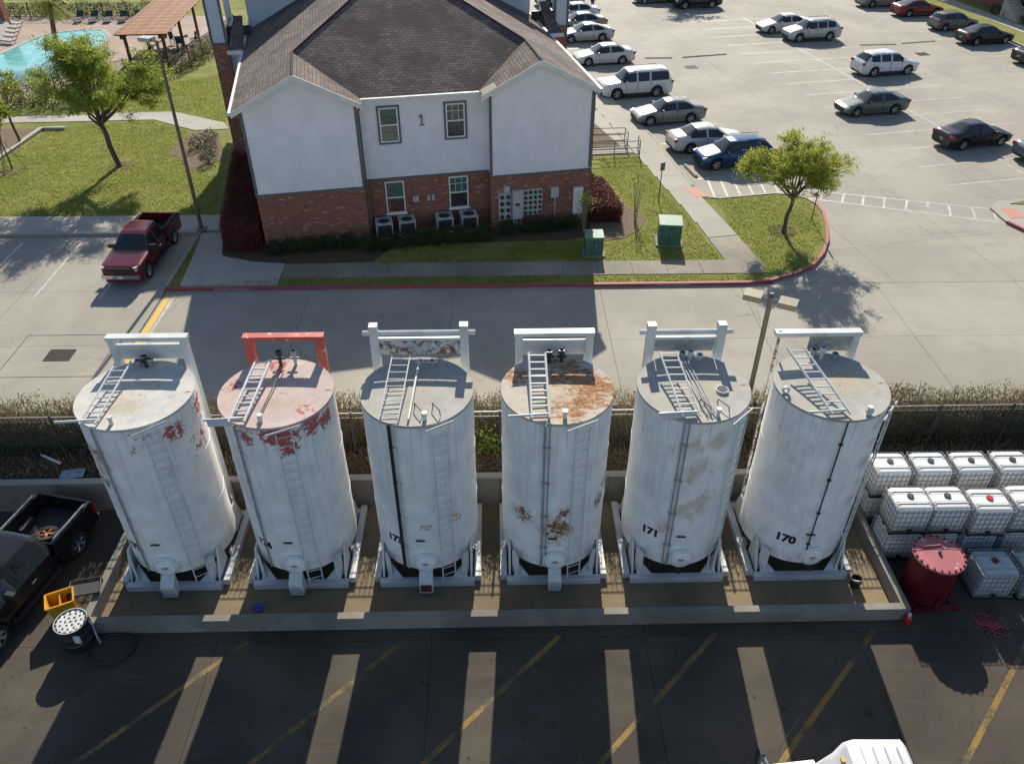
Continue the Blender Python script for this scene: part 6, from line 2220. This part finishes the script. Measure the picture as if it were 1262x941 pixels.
# shrubs between pool and lawn
ps = [(-33.5, 56.9, 'sage_leaf'), (-32.0, 56.8, 'shrub_leaf'), (-30.6, 56.5, 'shrub_leaf'), (-29.2, 56.6, 'sage_leaf'), (-28.2, 58.2, 'sage_leaf'), (-27.4, 59.9, 'shrub_leaf'), (-26.6, 61.4, 'sage_leaf'), (-25.6, 62.9, 'sage_leaf'), (-24.6, 64.5, 'sage_leaf'), (-24.0, 66.3, 'sage_leaf'), (-23.7, 68.1, 'sage_leaf'), (-23.6, 70.0, 'sage_leaf')]
for k, (x, y, m_) in enumerate(ps):
    shrub(x, y, 1.05, .95, .75, m_, 900, .12, 'rounded %s shrub, %s counted from the left along the pool fence' % ('sage' if m_[0:2] == 'sa' else 'dark green', ordn[k]), 'shrub', 'shrubs between lawn and pool', 100 + k)
for k, (x, y) in enumerate(((-17.9, 49.7), (-17.4, 47.9), (-18.4, 48.6), (-17.0, 46.2))):
    shrub(x, y, .55, .5, .45, 'sage_leaf' if k % 2 else 'shrub_leaf', 420, .1, 'small shrub, %s from the back in the mulch beside the left pillar' % ordn[k], 'shrub', 'shrubs in the mulch bed', 120 + k)
for k, (x, y) in enumerate(((-45, 82.5), (-43, 83), (-41, 83.3), (-39, 83.4), (-37, 83.2), (-35, 83), (-33, 83))):
    shrub(x, y, 1.1, .8, .7, 'shrub_leaf', 600, .14, 'dark shrub, %s from the left behind the far pool deck' % ordn[k], 'shrub', 'shrubs behind the pool deck', 140 + k)

# palm by the pool
t = thing('palm_tree', 'palm tree with yellowish fronds beside the pool', 'palm tree', (-35.8, 69.4, .1))
b = B()
prev = Vector((0, 0, -.1))
for k in range(12):
    q = Vector((.55 * (k + 1) / 12, .3 * (k + 1) / 12, (k + 1) / 12 * 3.9))
    b.cyl(prev, q, .25 - .006 * k, 10, .21 - .006 * k)
    prev = q
b.build('trunk', 'palm_bark', t)
Q = []
fr = B()
for k in range(26):
    a = 2 * PI * k / 26 * 2.4
    el = 1.2 - 1.7 * k / 26
    L = random.uniform(1.5, 1.9)
    c = prev
    pts = []
    for j in range(9):
        s_ = j / 8
        e = el - 1.1 * s_ ** 1.6
        c = c + Vector((math.cos(a) * math.cos(e), math.sin(a) * math.cos(e), math.sin(e))) * (L / 8)
        pts.append(c.copy())
    fr.tube([prev] + pts, .018, 4)
    sd_ = Vector((-math.sin(a), math.cos(a), 0))
    for p, p2 in zip(pts[:-1], pts[1:]):
        for s in (-1, 1):
            for f in (.0, .5):
                b0 = p + (p2 - p) * f
                tp = b0 + sd_ * s * .42 + (p2 - p).normalized() * .25 - Vector((0, 0, .14))
                dr = (p2 - p).normalized() * .04
                Q.append([tuple(b0 - dr), tuple(b0 + dr), tuple(tp + dr * .3), tuple(tp - dr * .3)])
fr.build('frond_rib', 'palm_leaf', t)
link('crown', quads_mesh('crown', np.array(Q)), 'palm_leaf', t)
# ------------------------------------------------------------------ black picket fence in front of the hedge
t = thing('picket_fence', 'black metal picket fence with pale top rail in front of the hedge', 'fence', (0, 20.45, .05))
B().bb((-44, -.014, 1.765), (44, .014, 1.79)).build('top_rail', 'fence_top', t)
B().bb((-44, -.014, 1.56), (44, .014, 1.585)).build('rail', 'fence_black', t)
B().bb((-44, -.014, .1), (44, .014, .13)).build('rail', 'fence_black', t)
pm = B().bb((-.03, -.03, 0), (.03, .03, 1.83)).mesh('post')
for k in range(37):
    link('post', pm, 'fence_black', t, loc=(-43.9 + 2.44 * k, 0, 0))
b = B()
x = -44 + .1
while x < 44:
    b.bb((x - .01, -.01, .02), (x + .01, .01, 1.77))
    x += .15
b.build('pickets', 'fence_black', t, kind='stuff')

# ------------------------------------------------------------------ ramp railings beside the building
def railing(pts, label):
    p0 = Vector((*pts[0], 0))
    t = thing('handrail', label, 'railing', (pts[0][0], pts[0][1], .13), 0, 'bronze ramp railings')
    q = [Vector((p[0] - p0.x, p[1] - p0.y, 0)) for p in pts]
    for z, nm in ((.92, 'top_rail'), (.5, 'mid_rail'), (.12, 'low_rail')):
        B().tube([p + Vector((0, 0, z)) for p in q], .024, 6).build(nm, 'rail_bronze', t)
    for a, c in zip(q[:-1], q[1:]):
        n = max(1, int((c - a).length / 1.5))
        for k in range(n + (1 if c is q[-1] else 0)):
            p = a + (c - a) * (k / n)
            B().cyl(p, p + Vector((0, 0, .92)), .024, 6).build('post', 'rail_bronze', t)
    return t
railing([W(2.4, 7.9), W(5.5, 7.6), W(5.7, 8.5)], 'bronze handrail across the near end of the ramp at the lawn')
railing([W(2.9, 9.2), W(5.2, 9.0), W(5.3, 9.9), W(3.2, 10.2)], 'bronze handrail loop behind the nearest ramp railing')
railing([W(2.3, 8.0), W(2.0, 14.0)], 'bronze handrail running along the building side')
railing([W(3.0, 9.3), W(2.8, 15.0)], 'bronze handrail beside the gravel strip')
railing([W(2.4, 13.8), W(4.3, 13.6), W(4.4, 14.6)], 'bronze handrail at the middle of the ramp')
railing([W(2.4, 17.0), W(4.0, 16.8), W(4.1, 17.6)], 'bronze handrail at the far end of the ramp')

# sign posts
def sign(x, y, h, rz, label, w=.3, hh=.45):
    t = thing('sign_post', label, 'sign', (x, y, .1), rz, 'small parking signs')
    B().cyl((0, 0, 0), (0, 0, h), .025, 8).build('post', 'dark_metal', t)
    pn = B().box((0, -.035, h - hh / 2), (w, .012, hh)).build('sign_panel', 'meter_grey', t)
    B().box((0, -.044, h - hh / 2), (w * .8, .004, hh * .85)).build('sign_face', 'pane_teal', pn)
sign(8.75, 40.3, 2.2, ANG + .3, 'thin sign post on the lawn beside the walk')
sign(16.3, 37.9, 2.3, ANG + 1.2, 'sign post standing behind the young island tree')

# wheel stop by the blue car
t = thing('wheel_stop', 'pale concrete wheel stop in front of the blue SUV', 'wheel stop', (*W(7.75, 5.0), 0), ANG + PI / 2)
B().prism([(-.9, -.09), (.9, -.09), (.9, .09), (-.9, .09)], 0, .1).build('bar', 'walk_concrete', t)
B().prism([(-.86, -.05), (.86, -.05), (.86, .05), (-.86, .05)], .1, .14).build('crown', 'walk_concrete', t)

# ------------------------------------------------------------------ pergola by the pool
t = thing('pergola', 'reddish timber pergola with slatted roof beside the pool', 'pergola', (-26.9, 69.9, .12), R(4))
for sx in (-1.45, 1.35):
    for sy in (-5.0, 0, 5.0):
        B().box((sx, sy, 1.25), (.2, .2, 2.5)).build('column', 'wood_dark', t)
for sx in (-1.45, 1.35):
    B().bb((sx - .1, -5.7, 2.5), (sx + .1, 5.7, 2.72)).build('beam', 'wood_dark', t)
for k in range(9):
    B().bb((-1.95, -5.5 + 1.375 * k - .05, 2.72), (1.9, -5.5 + 1.375 * k + .05, 2.84)).build('rafter', 'wood_dark', t)
sl_ = B().bb((-2.0, -.17, 2.845), (1.95, .17, 2.88)).mesh('slat')
for k in range(31):
    link('slat', sl_, 'wood_red', t, loc=(0, -5.65 + .376 * k, 0.004 * (k % 3)))

def lounger(x, y, rz, mat, label):
    t = thing('sun_lounger', label, 'sun lounger', (x, y, .13), rz, 'sun loungers on the pool deck')
    B().box((0, -.35, .3), (.62, 1.2, .06)).build('seat', mat, t)
    B().box((0, .52, .5), (.62, .72, .06), 0, .6).build('backrest', mat, t)
    for sx in (-.26, .26):
        for sy in (-.8, .2):
            B().box((sx, sy, .14), (.05, .05, .28)).build('leg', mat, t)
for k in range(5):
    lounger(-42.2 - .55 * k + .4, 73.2 + 1.5 * k, R(70), 'lounge', 'beige sun lounger, %s from the front at the left pool side' % ordn[k])
for k in range(6):
    lounger(-38.6 + 1.35 * k, 80.9, R(8), 'lounge_dark', 'dark sun lounger, %s from the left in the far row' % ordn[k])
def table(x, y, label):
    t = thing('round_table', label, 'table', (x, y, .13), 0, 'round tables under the pergola')
    B().cyl((0, 0, .7), (0, 0, .74), .6, 20).build('table_top', 'lounge', t)
    B().cyl((0, 0, 0), (0, 0, .7), .06, 8).build('stem', 'dark_metal', t)
    B().cyl((0, 0, 0), (0, 0, .04), .3, 14).build('foot', 'dark_metal', t)
table(-26.6, 68.0, 'nearer round table under the pergola')
table(-26.4, 72.2, 'farther round table under the pergola')
def chair(x, y, rz, label):
    t = thing('patio_chair', label, 'chair', (x, y, .13), rz, 'patio chairs under the pergola')
    B().box((0, 0, .44), (.48, .48, .05)).build('seat', 'lounge_dark', t)
    B().box((0, .24, .72), (.48, .04, .5), 0, -.15).build('backrest', 'lounge_dark', t)
    for sx in (-.2, .2):
        for sy in (-.2, .2):
            B().box((sx, sy, .21), (.04, .04, .42)).build('leg', 'lounge_dark', t)
for k, (tx, ty_, w_) in enumerate(((-26.6, 68.0, 'nearer'), (-26.4, 72.2, 'farther'))):
    for j in range(3):
        a = 2 * PI * j / 3 + .6
        chair(tx + .95 * math.cos(a), ty_ + .95 * math.sin(a), a - PI / 2, 'dark patio chair at the %s pergola table, %s' % (w_, ('right behind', 'left', 'front')[j]))
# pool fence behind the shrubs and at the far side
def ironfence(p, q, label):
    p, q = Vector(p), Vector(q)
    d = q - p
    L = d.length
    t = thing('pool_fence', label, 'fence', (p.x, p.y, .12), math.atan2(d.y, d.x), 'black iron pool fences')
    for z in (.1, 1.25):
        B().bb((0, -.02, z), (L, .02, z + .04)).build('rail', 'fence_black', t)
    n = int(L / 2.2)
    for k in range(n + 1):
        B().bb((L * k / n - .04, -.04, 0), (L * k / n + .04, .04, 1.4)).build('post', 'fence_black', t)
    b = B()
    for k in range(int(L / .13)):
        b.bb((k * .13 - .01, -.01, .05), (k * .13 + .01, .01, 1.27))
    b.build('pickets', 'fence_black', t, kind='stuff')
ironfence((-33.5, 57.8), (-24.2, 66.8), 'black iron pool fence behind the sage shrubs')
ironfence((-24.2, 66.8), (-23.2, 77), 'black iron pool fence beside the pergola')
ironfence((-46, 82.2), (-30, 82.2), 'black iron pool fence behind the far loungers')
t = thing('gate_pillar', 'square red brick pillar at the far left corner of the pool deck', 'pillar', (-44.6, 78.6, .1), .1)
B().bb((-.6, -.5, 0), (.6, .5, 3.0)).build('shaft', 'brick', t)
B().bb((-.7, -.6, 3.0), (.7, .6, 3.15)).build('cap', 'walk_concrete', t)

# ------------------------------------------------------------------ person beside the cars at the top edge
t = thing('person', 'person in dark purple clothing standing beside the white vehicle at the top edge', 'person', (9.6, 84.2, 0.003), R(200))
me = bpy.data.meshes.new('body')
V_ = [(0, 0, .95), (0, 0, 1.2), (0, 0, 1.42), (0, .01, 1.52), (0, .03, 1.64), (0, .02, 1.75), (.10, 0, .9), (.11, .03, .5), (.10, -.02, .08), (.10, .12, .04), (-.10, 0, .9), (-.11, -.02, .5), (-.10, -.08, .08), (-.10, .06, .04),
      (.19, 0, 1.42), (.25, -.02, 1.14), (.23, .12, .92), (-.19, 0, 1.42), (-.25, 0, 1.14), (-.23, .14, .95)]
E_ = [(0, 1), (1, 2), (2, 3), (3, 4), (4, 5), (0, 6), (6, 7), (7, 8), (8, 9), (0, 10), (10, 11), (11, 12), (12, 13), (2, 14), (14, 15), (15, 16), (2, 17), (17, 18), (18, 19)]
Rr = [.15, .13, .15, .06, .10, .085, .095, .07, .05, .04, .095, .07, .05, .04, .065, .05, .038, .065, .05, .038]
me.from_pydata(V_, E_, [])
po = link('body', me, 'cloth_dark', t)
sk = po.modifiers.new('skin', 'SKIN')
for v_, r_ in zip(me.skin_vertices[0].data, Rr):
    v_.radius = (r_, r_)
me.skin_vertices[0].data[0].use_root = True
ss = po.modifiers.new('sub', 'SUBSURF')
ss.levels = ss.render_levels = 1
B().lathe([(0, 1.78), (.06, 1.77), (.1, 1.72), (.112, 1.66), (.1, 1.60), (.0, 1.6)], 14, (0, .0, .01)).build('hair', 'under', t, smooth=True)
B().lathe([(0, 1.71), (.05, 1.70), (.075, 1.65), (.07, 1.59), (.04, 1.54), (0, 1.53)], 12, (0, .055, 0)).build('face', 'skin', t, smooth=True)

# ------------------------------------------------------------------ neighbouring apartment block at the top right corner
t = thing('neighbour_building', 'dark shaded brick apartment block corner with stair at the top right', 'building', (*W(52.0, 30.5), 0), ANG)
B().bb((0, 0, -.05), (14, 22, 3.0)).build('brick_wall', 'brick', t)
B().bb((0.02, .02, 3.0), (13.98, 21.98, 6.6)).build('siding_wall', 'siding', t)
b = B()
b.polyuv([(-.5, -.5, 6.6), (14.5, -.5, 6.6), (10, 7, 9.8), (4, 7, 9.8)], (1, 0, 0), (0, 1, .5))
b.polyuv([(-.5, -.5, 6.6), (4, 7, 9.8), (4, 15, 9.8), (-.5, 22.5, 6.6)], (0, 1, 0), (1, 0, .5))
b.build('roof', 'shingle', t)
for k in range(3):
    w = B().bb((-.05, 2.5 + 5 * k, 1.0), (.02, 3.7 + 5 * k, 2.5)).build('window', 'white_frame', t)
    B().bb((-.06, 2.6 + 5 * k, 1.1), (-.051, 3.6 + 5 * k, 2.4)).build('pane', 'pane_dark', w)
for k in range(9):
    B().bb((-1.6, 1.0 + .28 * k, 0.1), (-.3, 1.29 + .28 * k, .28 + .18 * k)).build('step', 'walk_concrete', t)
B().tube([(-1.6, .9, 1.1), (-1.6, 3.5, 2.8)], .03).build('stair_rail', 'rail_bronze', t)
B().tube([(-1.6, .9, .1), (-1.6, .9, 1.1)], .03).build('stair_post', 'rail_bronze', t)
B().tube([(-1.6, 3.5, 1.6), (-1.6, 3.5, 2.8)], .03).build('stair_post', 'rail_bronze', t)
for k, (u, v) in enumerate(((50.9, 33.5), (50.8, 35.2), (51.0, 31.2))):
    x, y = W(u, v)
    shrub(x, y, .6, .6, .5, 'shrub_leaf', 400, .11, 'dark shrub at the foot of the far right building, %s from the front' % ordn[(1, 2, 0)[k]], 'shrub', 'shrubs at the far building', 160 + k)
